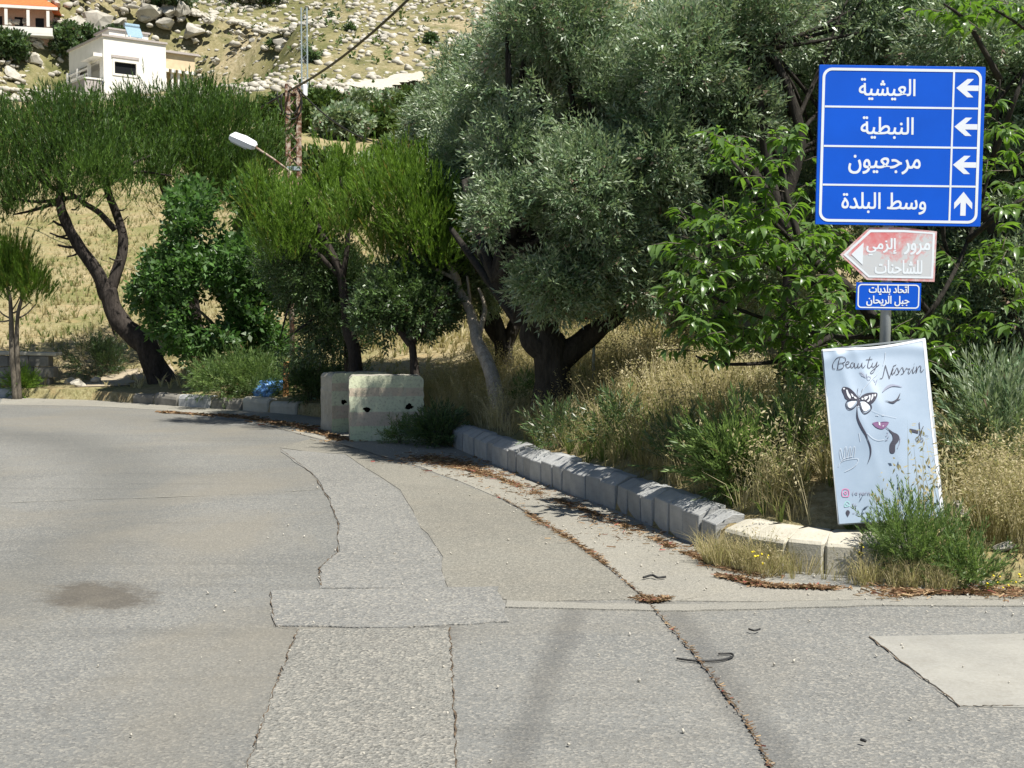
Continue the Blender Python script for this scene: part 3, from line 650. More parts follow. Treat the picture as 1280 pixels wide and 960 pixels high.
# --- fresh green broadleaf behind the far kerb
def broadleaf():
    y = 23.8; b = grounded(300, 478, y); r_ = tree_root('broadleaf_tree', b, 'bright green many-stemmed broadleaf tree with grey branches, right of the forked pine', 'tree')
    p = lambda u, v, dy=0: P(u, v, y + dy); m = MB()
    limb(m, [b, p(296, 440), p(300, 405), p(285, 360), p(262, 320), p(245, 285)], .07, .02, 8, .15, 5, b)
    limb(m, [b, p(312, 430, .2), p(320, 385, .2), p(330, 330, .4)], .06, .02, 8, .15, 5, b); limb(m, [p(298, 425), p(312, 400, -.6), p(318, 385, -.8)], .04, .015, 6, .1, 4, b)
    limb(m, [p(296, 440), p(262, 400, -.4), p(225, 372, -.5), p(195, 365, -.5)], .045, .012, 6, .1, 4, b); limb(m, [p(296, 430), p(250, 420, -.6), p(230, 410, -.7)], .03, .01, 6, .1, 4, b)
    m.build('trunk', M_twig, r_, smooth=True, fixn=False)
    bl = [B(262, 290, y, 46, 42, .9), B(300, 330, y - .3, 50, 55, 1.0), B(250, 345, y - .2, 50, 42, 1.), B(215, 345, y, 34, 34, .7), B(275, 395, y - .4, 56, 45, 1.), B(325, 400, y, 40, 52, .9), B(245, 425, y - .2, 30, 26, .6), B(240, 255, y + .3, 24, 22, .5), B(325, 270, y + .6, 36, 42, .9), B(345, 340, y + .4, 34, 56, .8), B(190, 368, y, 22, 16, .4), B(215, 405, y - .2, 26, 16, .5)]
    foliage('crown', r_, b, bl, 5200, fig_t, M_fig, .1, .6, (.75, 1.25), .35, 2.2, -.12, 4)
broadleaf()
# --- mid pines
def pine_mid():
    y = 17.3; b = grounded(629, 535, 15.4); r_ = tree_root('pine_tree', b, 'slender young pine with a pale crooked trunk leaning left above the kerb end', 'tree', 'young bright pines in the middle')
    p = lambda u, v, dy=0: P(u, v, y + dy); m = MB()
    limb(m, [b, p(622, 500, -1.6), p(612, 460, -1.2), p(598, 430, -.8), p(594, 412, -.5), p(586, 385, -.2), p(574, 362), p(570, 345), p(556, 325, .1), p(540, 280, .2)], .115, .035, 10, .2, 6, b, .3)
    limb(m, [p(597, 425, -.7), p(602, 405, -.4), p(606, 388), p(603, 372), p(598, 360)], .05, .02, 7, .1, 4, b); limb(m, [p(572, 350), p(556, 342), p(540, 334), p(528, 322)], .035, .02, 7, .1, 4, b)
    limb(m, [p(584, 380), p(560, 360, .2), p(540, 345, .2), p(520, 312, .3), p(480, 260, .3)], .035, .014, 6, .1, 4, b); limb(m, [p(588, 385), p(586, 360), p(584, 345)], .03, .015, 6, .1, 3, b)
    m.build('trunk', M_pbark, r_, smooth=True, fixn=False)
    bl = [B(480, 255, y, 34, 44, .5), B(530, 250, y - .2, 40, 46, .55), B(572, 275, y, 26, 48, .45), B(545, 300, y - .1, 36, 34, .4), B(505, 215, y + .3, 34, 30, .5), B(560, 225, y + .2, 28, 30, .4), B(430, 275, y + .1, 20, 34, .35), B(480, 305, y + .2, 30, 22, .4)]
    foliage('crown', r_, b, [(c_ - Vector((0, 0, .18)), r2_) for c_, r2_ in bl], 2300, needle_long, M_pineb, 1.5, .30, (.5, 1.0), .3, 1.9, -.6, 5, cluster=14, csig=.12)
    y2 = 18.4; b2 = grounded(446, 478, y2); r2 = tree_root('pine_tree', b2, 'young pine with a bright brush-like crown just right of the rusty lattice pole', 'tree', 'young bright pines in the middle')
    p2 = lambda u, v, dy=0: P(u, v, y2 + dy); m = MB()
    limb(m, [b2, p2(444, 450), p2(436, 415), p2(432, 385), p2(425, 340), p2(400, 290), p2(380, 250)], .12, .04, 10, .2, 5, b2, .2); limb(m, [p2(425, 345), p2(390, 310), p2(355, 280)], .05, .02, 7, .1, 4, b2); limb(m, [p2(428, 350), p2(435, 290), p2(425, 220)], .05, .02, 7, .1, 4, b2)
    m.build('trunk', M_bark, r2, smooth=True, fixn=False)
    bl = [B(338, 240, y2, 26, 40, .5), B(372, 250, y2 - .2, 24, 44, .5), B(348, 285, y2, 30, 26, .45), B(420, 200, y2, 26, 42, .45), B(450, 205, y2 + .3, 22, 34, .4), B(405, 262, y2 + .5, 18, 30, .4)]
    foliage('crown', r2, b2, [(c_ - Vector((0, 0, .30)), r2_) for c_, r2_ in bl], 1600, needle_long, M_pineb, 1.5, .30, (.5, 1.0), .3, 1.9, -.6, 6, cluster=14, csig=.12)
pine_mid()
# --- dark evergreens behind the barriers
def dark_tree(u, v, y, tr, bl, n, label, seed, tm=oak_t, mat=M_oak, r0=.13, name='evergreen_tree', group='dark evergreens behind the barriers', gap=-.3, up=.2, tb=M_bark, sc=(.8, 1.25)):
    b = grounded(u, v, y); r_ = tree_root(name, b, label, 'tree', group); m = MB()
    for k_, L in enumerate(tr):
        pts = [P(a_, c_, y + (d_[0] if d_ else 0)) for a_, c_, *d_ in L]
        if k_ == 0: pts = [b] + pts
        limb(m, pts, r0 * (1 if k_ == 0 else .62), r0 * .3, 10, .25, 5, b, .3 if k_ == 0 else 0)
    rr = random.Random(seed); ends = [P(L[-1][0], L[-1][1], y) for L in tr]
    pts = [blc[0] + Vector((rr.uniform(-.6, .6) * blc[1][0], rr.uniform(-.6, .6) * blc[1][1], rr.uniform(-.6, .6) * blc[1][2])) for blc in bl for _ in range(3)]
    m.build('trunk', tb, r_, smooth=True, fixn=False)
    twigs((tb, r_), b, ends, pts, r0 * .28, seed)
    foliage('crown', r_, b, bl, n, tm, mat, up, .6, sc, .3, 1.9, gap, seed)
    return r_
dark_tree(440, 470, 19.4, [[(438, 440), (430, 410), (428, 380)], [(430, 400), (400, 350), (380, 330)]],
          [B(400, 345, 19.4, 52, 52, 1.), B(440, 350, 19.4, 46, 50, 1.), B(370, 400, 19.2, 36, 48, .8), B(410, 400, 19.1, 40, 40, .8), B(375, 330, 20, 44, 50, 1.)], 4600, 'dark small-leaved evergreen with a leaning trunk behind the left concrete barrier', 11, olive_t, M_oak)
dark_tree(528, 545, 16.9, [[(524, 510), (518, 460), (514, 420), (512, 400)], [(516, 425), (540, 395), (560, 370)], [(514, 430), (490, 400), (475, 380)]],
          [B(500, 372, 17.4, 48, 36, .8), B(480, 395, 17.2, 38, 30, .6), B(530, 388, 17.2, 36, 30, .7), B(530, 358, 17.8, 50, 34, .8)], 3600, 'dark evergreen whose straight trunk rises at the right end of the front barrier', 12, oak_t, M_oak, .1)
OG = 'grey-green olive trees on the slope'
# olives: trunk groups and crowns
dark_tree(632, 470, 18.5, [[(630, 440), (622, 410), (615, 385), (612, 350)], [(630, 440), (645, 400), (648, 372), (650, 340)], [(628, 430), (606, 395), (600, 340)]],
          [B(590, 160, 19.5, 62, 50, 1.4), B(640, 120, 20, 58, 66, 1.5), B(610, 230, 19, 60, 60, 1.2), B(560, 150, 20.5, 42, 30, 1.2), B(660, 200, 19.5, 60, 66, 1.3), B(620, 320, 18.8, 62, 50, 1.2), B(560, 200, 21, 56, 56, 1.2), B(640, 200, 18.6, 60, 70, .9), B(600, 350, 18.2, 50, 34, .8), B(670, 90, 19, 50, 60, 1.), B(600, 110, 20, 50, 50, 1.), B(630, 120, 17.2, 48, 56, .9), B(665, 50, 17, 44, 50, .9), B(600, 200, 17.8, 54, 56, .9), B(560, 240, 18.6, 44, 44, .8), B(650, 280, 17, 50, 50, .8)], 21000, 'leftmost grey-green olive tree, its crown edge against the rocky hillside', 13, olive_t, M_olive, .17, 'olive_tree', OG, -.6, .25, M_obark, (.9, 1.4))
dark_tree(693, 478, 14.2, [[(690, 440), (684, 415), (684, 370), (690, 330)], [(694, 455), (722, 432), (752, 408), (772, 395), (800, 340)], [(686, 440), (664, 425), (660, 400), (640, 372), (620, 350)], [(684, 410), (660, 398), (648, 402)]],
          [B(700, 110, 13.8, 62, 60, .9), B(740, 190, 14, 68, 66, 1.1), B(690, 250, 14, 66, 56, 1.1), B(790, 120, 14.8, 66, 70, 1.2), B(684, 330, 13.8, 52, 42, .9), B(740, 310, 13.7, 70, 50, 1.), B(800, 250, 13.9, 60, 60, 1.), B(830, 340, 14.2, 62, 44, 1.), B(700, 30, 14, 60, 50, .9), B(780, 30, 15, 70, 60, 1.2), B(650, 60, 14, 44, 40, .8), B(700, 355, 13.6, 60, 34, .7), B(780, 360, 13.8, 66, 30, .7), B(655, 280, 13.5, 44, 46, .7), B(850, 290, 14.4, 50, 60, .9), B(740, 240, 13.2, 66, 60, .8), B(605, 235, 18.4, 42, 54, .7), B(580, 320, 18.6, 40, 44, .6), B(640, 190, 13.8, 40, 46, .5), B(625, 270, 13.5, 32, 40, .5), B(760, 140, 13.6, 60, 56, .8), B(820, 200, 13.3, 50, 60, .8)],
          22000, 'big old olive tree with thick black forked trunk and the widest crown', 14, olive_t, M_olive, .24, 'olive_tree', OG, -.42, .25, M_obark, (.8, 1.25))
dark_tree(985, 460, 13.0, [[(985, 400), (988, 330), (985, 270), (975, 200)], [(985, 300), (965, 230), (952, 150), (940, 90), (930, 40)], [(978, 260), (1000, 180), (985, 110), (960, 60)], [(985, 290), (930, 200), (880, 160), (850, 120)]],
          [B(900, 60, 13.8, 70, 70, 1.1), B(960, 20, 13.6, 70, 56, 1.1), B(1050, 20, 13.8, 80, 60, 1.1), B(880, 180, 14.2, 56, 62, 1.), B(1130, 20, 13.8, 70, 66, 1.1), B(930, 270, 14.4, 56, 60, 1.), B(1040, 130, 14.6, 60, 60, 1.), B(860, 120, 14.4, 50, 60, 1.), B(1010, 230, 14.8, 50, 60, 1.), B(900, 370, 14.8, 60, 40, 1.), B(820, 180, 13.6, 56, 66, .9), B(870, 250, 13.8, 50, 50, .8), B(1060, 200, 14.8, 60, 60, 1.), B(1100, 100, 14.6, 60, 80, 1.), B(850, 80, 13.2, 60, 60, .9), B(910, 150, 13.6, 50, 60, .9), B(960, 330, 14.2, 60, 60, .9)],
          19000, 'olive tree with bare twisting grey limbs just left of the blue sign', 15, olive_t, M_olive, .115, 'olive_tree', OG, -.4, .25, M_obark, (.8, 1.2))
dark_tree(1270, 500, 11.6, [[(1268, 430), (1262, 350), (1240, 280), (1180, 200)], [(1262, 350), (1300, 260), (1320, 180)]],
          [B(1200, 60, 12.6, 66, 56, 1.), B(1270, 90, 12.4, 60, 70, 1.), B(1260, 230, 12.2, 60, 66, 1.), B(1250, 350, 12., 56, 54, .9), B(1200, 260, 12.8, 50, 70, .9), B(1290, 20, 12.4, 60, 50, 1.), B(1170, 330, 12.8, 60, 60, .9), B(1330, 180, 12., 60, 90, 1.), B(1180, 400, 12.4, 60, 34, .8)],
          8000, 'olive tree at the right edge behind the road signs, partly screened by broad leaves', 16, olive_t, M_olive, .13, 'olive_tree', OG, -.25, .25, M_obark, (.8, 1.2))
dark_tree(860, 425, 21, [[(858, 405), (850, 370), (845, 330)], [(855, 400), (880, 370), (900, 340)]],
          [B(840, 290, 21, 70, 60, 1.4), B(920, 280, 21, 70, 66, 1.4), B(770, 290, 22, 66, 56, 1.4), B(850, 190, 22, 80, 60, 1.5), B(960, 200, 22, 80, 80, 1.6), B(1060, 280, 21, 70, 66, 1.5), B(700, 330, 22, 60, 40, 1.3), B(900, 90, 23, 90, 80, 1.6), B(1050, 100, 23, 90, 90, 1.6)],
          6500, 'olive tree farther up the slope, seen between the trunks of the nearer olives', 17, olive_t, M_olive, .18, 'olive_tree', OG, -.5, .25, M_obark, (1.4, 2.1))
dark_tree(1180, 420, 19, [[(1180, 390), (1190, 330), (1180, 280)]],
          [B(1140, 200, 20, 80, 80, 1.5), B(1220, 160, 20, 80, 90, 1.6), B(1290, 260, 19, 80, 90, 1.5), B(1180, 300, 19, 80, 66, 1.4), B(1180, 60, 21, 100, 80, 1.6), B(1300, 90, 21, 80, 90, 1.6)],
          5000, 'olive tree in the background right of the blue sign, behind the edge olive', 18, olive_t, M_olive, .16, 'olive_tree', OG, -.5, .25, M_obark, (1.4, 2.1))

# --- walnut: large drooping leaves, the nearest as separate leaf parts
def leaf_mesh(L, W, droop, seed):
    r = random.Random(seed); m = MB(); k = 5; prev = None; vs = []; fs = []
    for i_ in range(k + 1):
        t = i_ / k; wd = W / 2 * math.sin(math.pi * min(1, .06 + t * .94) ** .8) ** .8 if 0 < i_ < k else .002
        ang = droop * t; z = L * (math.sin(ang) / max(droop, .01)) if droop else L * t; yb = -L * (1 - math.cos(ang)) / max(droop, .01)
        fold = .35 * wd
        vs += [(-wd, yb + fold, z), (0, yb, z), (wd, yb + fold, z)]
        if i_: b_ = (i_ - 1) * 3; fs += [(b_, b_ + 1, b_ + 4, b_ + 3), (b_ + 1, b_ + 2, b_ + 5, b_ + 4)]
    m.add(vs, fs, r.uniform(.15, .95)); return m.mesh('leaf', M_walnut, smooth=True, fixn=False)
def walnut():
    y = 10.4; b = grounded(1120, 560, y); r_ = tree_root('walnut_tree', b, 'leafy tree with large drooping bright green leaves around and behind the sign post', 'tree')
    p = lambda u, v, dy=0: P(u, v, y + dy); m = MB()
    limb(m, [b, p(1118, 480), p(1105, 420), p(1060, 360), p(1010, 320), p(990, 270), p(975, 210)], .08, .02, 8, .15, 5, b)
    L2 = [[(1105, 420), (1040, 420), (960, 400), (890, 370), (860, 340)], [(1060, 360), (1000, 350), (930, 310), (880, 280), (855, 265)], [(1010, 320), (960, 270), (930, 220), (905, 190)], [(1040, 420), (980, 450), (900, 455), (870, 445)], [(1110, 450), (1170, 380), (1210, 300), (1240, 200), (1250, 100)], [(1210, 300), (1260, 260), (1300, 240)], [(1240, 200), (1270, 120), (1290, 50), (1240, 10)], [(1250, 100), (1210, 30), (1180, 5)], [(1118, 480), (1060, 480), (1020, 500)], [(1160, 390), (1110, 330), (1040, 290)]]
    for L in L2:
        limb(m, [p(*L[0])] + [p(a_, c_, random.uniform(-.5, .1)) for a_, c_ in L[1:]], .028, .008, 6, .1, 4, b)
    m.build('trunk', M_obark, r_, smooth=True, fixn=False)
    r = random.Random(5); stems = []
    areas = [((940, 345), (95, 90), 120), ((890, 300), (45, 45), 30), ((985, 290), (50, 60), 42), ((955, 205), (55, 35), 24), ((910, 195), (25, 20), 6), ((900, 430), (50, 30), 26), ((1020, 400), (60, 60), 44), ((1020, 470), (30, 50), 22), ((1255, 200), (30, 120), 34), ((1250, 30), (60, 30), 22), ((1190, 12), (30, 14), 8), ((1230, 370), (50, 60), 20), ((1180, 420), (40, 40), 12), ((1080, 400), (60, 50), 18), ((865, 385), (25, 40), 16)]
    for (cu, cv), (au, av), k in areas:
        for _ in range(k):
            g = r.uniform(0, 2 * math.pi); q_ = math.sqrt(r.random()); stems.append(p(cu + au * q_ * math.cos(g), cv + av * q_ * math.sin(g), r.uniform(-.9, .6) if cu < 1060 else r.uniform(-.6, .8)))
    big = []; mb = MB()
    for s_ in stems:
        az = r.uniform(0, 2 * math.pi); d = Vector((math.cos(az), math.sin(az) - .3, r.uniform(-.1, .7))).normalized(); L = r.uniform(.16, .3)
        e_ = s_ + d * L; mb.tube([s_ - b, (s_ + e_) / 2 - b + Vector((0, 0, .015)), e_ - b], [.004, .0035, .0025], 4, tint=.5)
        for k in range(r.randint(8, 12)):
            t = r.uniform(.2, 1); pos = s_.lerp(e_, t); a2 = az + r.uniform(-1.7, 1.7)
            ld = Vector((math.cos(a2), math.sin(a2), r.uniform(-.55, .45))).normalized(); big.append((pos, ld, r.uniform(.75, 1.2)))
    mb.build('leaf_stalk', M_twig, r_, smooth=True, fixn=False)['kind'] = 'stuff'
    vars_ = [leaf_mesh(r.uniform(.09, .155), r.uniform(.032, .056), r.uniform(.5, 1.5), s_) for s_ in range(16)]
    big.sort(key=lambda q_: q_[0].y + (0 if q_[0].x < 2.5 else .8))
    def leafM(pos, ld):
        Z = ld; X = Vector((0, 0, 1)).cross(Z).normalized() if abs(Z.z) < .98 else Vector((1, 0, 0)); X = (X + Vector((0, 0, r.uniform(-.5, .5)))).normalized(); X = (X - Z * X.dot(Z)).normalized(); Y = Z.cross(X)
        if Y.z < 0: Y = -Y; X = -X
        return Matrix((X, Y, Z)).transposed()
    for pos, ld, s_ in big[:300]:
        o = link('leaf', r.choice(vars_), r_, pos - b); o.rotation_euler = leafM(pos, ld).to_euler(); o.scale = (s_,) * 3
    parts = []
    for pos, ld, s_ in big[300:]:
        me = r.choice(vars_); n = len(me.vertices); v_ = np.empty(n * 3, np.float32); me.vertices.foreach_get('co', v_); v_ = v_.reshape(-1, 3)
        M3 = np.array(leafM(pos, ld)); f_ = np.array([pl.vertices[:] for pl in me.polygons]); t_ = np.full(n, me.attributes['tint'].data[0].value)
        parts.append((v_ @ M3.T * s_ + np.array(pos - b), f_, t_))
    V_, F_, t_ = join(parts); o = bulk('foliage', V_, F_, M_walnut, t_, r_, True); o['kind'] = 'stuff'
walnut()

# ================================================================== MIDDLE DISTANCE
def far_bush(u, v, y, ru, rv, n, mat=M_far, label=None, seed=0, sc=(.7, 1.2), trunk=True, name='distant_tree', group='green trees below the rocky hillside', cat='tree', tm=far_t):
    b = grounded(u, v, y); k_ = y / F; hh = rv * k_
    r_ = tree_root(name, b, label, cat, group); rr = random.Random(seed)
    bl = [(b + Vector((rr.uniform(-.45, .45) * ru * k_, rr.uniform(-.4, .4) * ru * k_, hh * rr.uniform(.6, 1.3))), (ru * k_ * rr.uniform(.5, .75), ru * k_ * .6, hh * rr.uniform(.5, .8))) for _ in range(4)]
    bl.append((b + Vector((0, 0, hh * .9)), (ru * k_ * .8, ru * k_ * .7, hh * .85)))
    if trunk:
        m = MB(); limb(m, [b, b + Vector((.1, 0, hh * .4)), b + Vector((0, .1, hh))], hh * .09, hh * .04, 6, .2, 3, b); m.build('trunk', M_bark, r_, smooth=True, fixn=False)
    foliage('crown', r_, b, bl, n, tm, mat, .2, .7, sc, .3, .8, -.4, seed); return r_
mid = [  # (u, v base, depth, half width px, half height px, n, material, label)
    (410, 140, 88, 46, 30, 1100, M_far, 'round green tree behind the top of the rusty lattice pole'),
    (350, 135, 100, 50, 16, 700, M_far, 'low green thicket above the pine crown and the lamp'),
    (430, 175, 80, 40, 22, 600, M_olive, 'grey-green bush under the round tree, crossed by the thin cable'),
    (500, 165, 72, 36, 24, 800, M_far, 'dark green bush below the pale track'),
    (560, 165, 78, 46, 26, 900, M_far, 'green bush right of the pale track against the olive crown'),
    (475, 92, 118, 60, 9, 600, M_olive, 'grey-green scrub strip above the pale track'),
    (540, 95, 112, 60, 14, 700, M_far, 'scrub behind the bend of the pale track'),
    (590, 85, 108, 46, 18, 800, M_pineb, 'bright green pine scrub on the ridge left of the olives'),
    (640, 70, 104, 50, 20, 800, M_pineb, 'bright green pine scrub touching the top of the olive crown'),
    (480, 190, 60, 36, 22, 700, M_olive, 'small grey olive above the bright young pines'),
    (400, 205, 55, 40, 26, 700, M_far, 'loose bush right behind the rusty lattice pole'),
    (330, 215, 45, 36, 30, 700, M_fig, 'leafy bush under the street lamp head'),
    (545, 195, 50, 40, 24, 700, M_olive, 'grey bush between the young pine and the left olive'),
    (470, 135, 98, 60, 18, 900, M_far, 'green thicket between the round tree and the pale track'),
    (395, 165, 90, 40, 22, 700, M_far, 'green scrub in the gap right of the rusty pole top'),
    (520, 120, 90, 46, 18, 800, M_olive, 'grey-green scrub just below the pale track'),
    (330, 165, 70, 44, 24, 700, M_far, 'green bush seen between the pine crown and the rusty pole'),
    (560, 78, 112, 40, 14, 700, M_far, 'green scrub on the slope right above the pale track'),
    (470, 150, 84, 44, 20, 800, M_far, 'dark bush in the gap below the round tree'),
    (620, 140, 70, 50, 30, 700, M_olive, 'olive bush hidden behind the leftmost olive crown'),
]
for i_, (u, v, y, ru, rv, n, mt, lb) in enumerate(mid):
    far_bush(u, v, y, ru, rv, n, mt, lb, 100 + i_, sc=(.5 + y / 200, .8 + y / 160))
# pale track
def drape(name, poly_c, hw, mat, dz=.12):
    c = catmull([Vector((p.x, p.y, 0)) for p in poly_c], 8); vs = []; fs = []; k = len(c)
    for i_ in range(k):
        d = Vector(c[min(i_ + 1, k - 1)]) - Vector(c[max(i_ - 1, 0)]); d.normalize(); nrm = Vector((-d.y, d.x, 0)) * hw * (1 + .2 * math.sin(i_ * 1.3))
        for s_ in (-1, -.33, .33, 1):
            q_ = Vector(c[i_]) + nrm * s_; vs.append((q_.x, q_.y, Tz(q_.x, q_.y) + dz))
        if i_:
            for j_ in range(3): a_ = (i_ - 1) * 4 + j_; fs.append((a_, a_ + 4, a_ + 5, a_ + 1))
    m = MB(); m.add(vs, fs); o = m.build(name, mat, None, fixn=False); o['kind'] = 'structure'; return o
drape('dirt_track', [Gt(452, 121), Gt(466, 117), Gt(480, 113), Gt(500, 109), Gt(530, 106)], 1.7, M_kerb2, .9)
drape('field_path', [Gt(128, 484, 25), Gt(145, 476, 25), Gt(170, 467, 25), Gt(215, 458, 25)], .5, M_pave, .015)

# ================================================================== HILLSIDE: boulders, shrubs, houses
def rock_mesh(seed, flatn=.75):
    r = random.Random(seed); bm = bmesh.new(); bmesh.ops.create_icosphere(bm, subdivisions=2, radius=1)
    off = Vector((seed * 3.1, seed * 1.7, 0))
    planes = [(Vector((r.gauss(0, 1), r.gauss(0, 1), r.gauss(0, .7))).normalized(), r.uniform(.42, .75)) for _ in range(10)]
    for v_ in bm.verts:
        c = v_.co * (1 + .45 * mnoise.noise(v_.co * 1.7 + off))
        for n_, d_ in planes:
            k = c.dot(n_)
            if k > d_: c -= n_ * (k - d_)
        v_.co = Vector((c.x, c.y, c.z * flatn))
    me = bpy.data.meshes.new('boulder'); bm.to_mesh(me); bm.free(); me.materials.append(M_rock)
    at = me.attributes.new('tint', 'FLOAT', 'POINT'); at.data.foreach_set('value', [.6] * len(me.vertices)); return me
rocks = [rock_mesh(s_) for s_ in range(10)]
rr = random.Random(77); spots = []
def hill_ok(u, v): return not (70 < u < 240 and v > 26)
tries = 0
while len(spots) < 285 and tries < 5000:
    tries += 1
    u = rr.uniform(-5, 690) if rr.random() < .5 else rr.uniform(-5, 420); v = rr.uniform(-8, 112)
    if not hill_ok(u, v) or (u > 400 and v > 70) or (u > 520 and v > 45): continue
    dens = .5 + .5 * float(sn(u * .02, v * .05, 1.3, 2.)) + (.5 if v < 40 else 0) - (.35 if u > 420 else 0) - (.3 if (260 < u and 60 < v < 100) else 0)
    if rr.random() > dens + .15: continue
    p = Gt(u, v, 60)
    if p.y > 330: continue
    spots.append((u, v, p, rr.uniform(.25, .72) * (1.2 if v < 40 else 1)))
BGROUP = 'pale limestone boulders scattered over the hillside'
big_b = [(92, 34, 2.3, 'huge pale boulder on the skyline ridge just above the white house'), (68, 45, 2.1, 'tall pale boulder left of the huge one, beneath the dark trees'), (150, 28, 1.7, 'broad pale boulder behind the roof tank of the white house'), (118, 24, 2.6, 'largest pale boulder with a black overhang below the dark pines'), (190, 14, 1.9, 'upright pale rock right of the dark pines at the top'), (210, 12, 1.8, 'pale rock in the row of tall rocks along the top'), (228, 10, 1.6, 'pale rock at the right end of the row of tall rocks'), (205, 26, 1.5, 'squat boulder between the tall rocks and the roof tank'), (85, 62, 1.5, 'boulder at the left roofline of the white house'), (20, 60, 1.6, 'boulder below the red-roofed house'), (40, 72, 1.5, 'boulder halfway between the two houses'), (15, 90, 1.3, 'boulder at the left edge above the pine crown'), (350, 50, 1.4, 'boulder just left of the tall grey lattice mast'), (240, 36, 1.7, 'boulder on the slope right of the roof tank')]
for u, v, s_, lb in big_b:
    p = Gt(u, v + 6, 60); o = link('boulder', rr.choice(rocks), None, p + Vector((0, 0, s_ * .2)), (R(rr.uniform(-15, 15)), R(rr.uniform(-15, 15)), rr.uniform(0, 6.3)))
    o.scale = (s_ * rr.uniform(.9, 1.3), s_, s_ * rr.uniform(.75, 1.05)); tag(o, lb, 'boulder', BGROUP)
for u, v, p, s_ in spots:
    o = link('boulder', rr.choice(rocks), None, p + Vector((0, 0, s_ * -.02)), (R(rr.uniform(-28, 28)), R(rr.uniform(-28, 28)), rr.uniform(0, 6.3)))
    o.scale = (s_ * rr.uniform(.8, 1.6), s_ * rr.uniform(.7, 1.2), s_ * rr.uniform(.5, .95)); tag(o, 'pale angular limestone boulder among many on the dry hillside', 'boulder', BGROUP)
# rubble nobody could count
parts = []; K = 9500
tvs = [np.array([v_.co[:] for v_ in me.vertices]) for me in rocks[:4]]; 
def low_rock(seed):
    r = random.Random(seed); bm = bmesh.new(); bmesh.ops.create_icosphere(bm, subdivisions=1, radius=1)
    for v_ in bm.verts: v_.co = Vector((v_.co.x * r.uniform(.8, 1.2), v_.co.y * r.uniform(.8, 1.2), v_.co.z * r.uniform(.5, .8))) * r.uniform(.8, 1.15)
    V_ = np.array([v_.co[:] for v_ in bm.verts]); F_ = np.array([[v_.index for v_ in f_.verts] for f_ in bm.faces]); bm.free(); return V_, F_
lows = [low_rock(s_) for s_ in range(5)]
pos = []
while len(pos) < K:
    y = rr.uniform(132, 250); x = y * rr.uniform(-.46, .07)
    if rr.random() < .6 + .5 * float(sn(x, y, .12, 4.)) - (.12 if x > -28 else 0) + (.15 if x < -32 else 0) + (.25 if y > 175 else 0): pos.append((x, y))
pos = np.array(pos); z = T(pos[:, 0], pos[:, 1]); pos = np.column_stack([pos, z + .02])
for i_, (tv, tf) in enumerate(lows):
    m_ = np.arange(K) % 5 == i_; k = int(m_.sum()); d = np.tile([[0, 0, 1.]], (k, 1)) + rng.normal(0, .2, (k, 3))
    parts.append(scatter(tv, tf, pos[m_], rotz_to(d), rng.uniform(.3, 1, k) ** 2 * .75, rng.uniform(.35, .8, k)))
V_, F_, t_ = join(parts); o = bulk('hillside_rubble', V_, F_, M_rock, t_); tag(o, 'small pale stones strewn over the dry hillside', 'rubble', None, 'stuff')
# hillside scrub (ground cover)
K = 3200; pos = []
while len(pos) < K:
    x = rr.uniform(-140, 60); y = rr.uniform(120, 300)
    if rr.random() < .5 + .5 * float(sn(x, y, .16, 9.)): pos.append((x, y))
pos = np.array(pos); pos = np.column_stack([pos, T(pos[:, 0], pos[:, 1])]); d = np.tile([[0, 0, 1.]], (K, 1)) + rng.normal(0, .35, (K, 3)); parts = []
for i_, (tv, tf) in enumerate(far_t):
    m_ = np.arange(K) % 3 == i_; k = int(m_.sum()); parts.append(scatter(tv, tf, pos[m_], rotz_to(d[m_]), rng.uniform(.8, 2.2, k), rng.uniform(.1, .9, k)))
V_, F_, t_ = join(parts); o = bulk('hillside_scrub', V_, F_, M_far, t_); tag(o, 'low dark green scrub between the rocks on the hillside', 'scrub', None, 'stuff')
# dark shrubs and pines on the hill
HS = 'dark shrubs dotted over the hillside'
for i_, (u, v, ru, rv, lb) in enumerate([(390, 76, 12, 12, 'dark round bush on the hillside just right of the tall grey mast'), (445, 40, 9, 6, 'small dark bush alone on the upper hillside near the cable'), (420, 22, 8, 4, 'tiny dark bush high above the grey mast'), (538, 54, 6, 5, 'tiny dark bush beside a white rock on the right hillside'), (340, 62, 7, 4, 'small dark bush left of the grey mast')]):
    far_bush(u, v, Gt(u, v, 60).y, ru, rv, 220, M_oak, lb, 140 + i_, (1., 1.6), False, 'hillside_shrub', HS, 'shrub')
HP = 'dark pines along the ridge by the red-roofed house'
for i_, (u, v, ru, rv, lb) in enumerate([(12, 44, 24, 16, 'dark pine in front of the red-roofed house at the left edge'), (85, 24, 34, 22, 'broad dark pine just right of the red-roofed house'), (108, 14, 20, 12, 'dark pine in the middle of the ridge row'), (144, 16, 24, 16, 'dark rounded pine at the right end of the ridge row'), (215, 4, 34, 8, 'dark tree at the top edge above the tall rocks'), (320, -4, 50, 10, 'dark tree cut by the top edge above the grey mast')]):
    far_bush(u, v + 3, Gt(u, v + 3, 60).y - 2, ru, rv, 900, M_oak, lb, 150 + i_, (1.2, 2.0), True, 'ridge_pine', HP, 'tree')

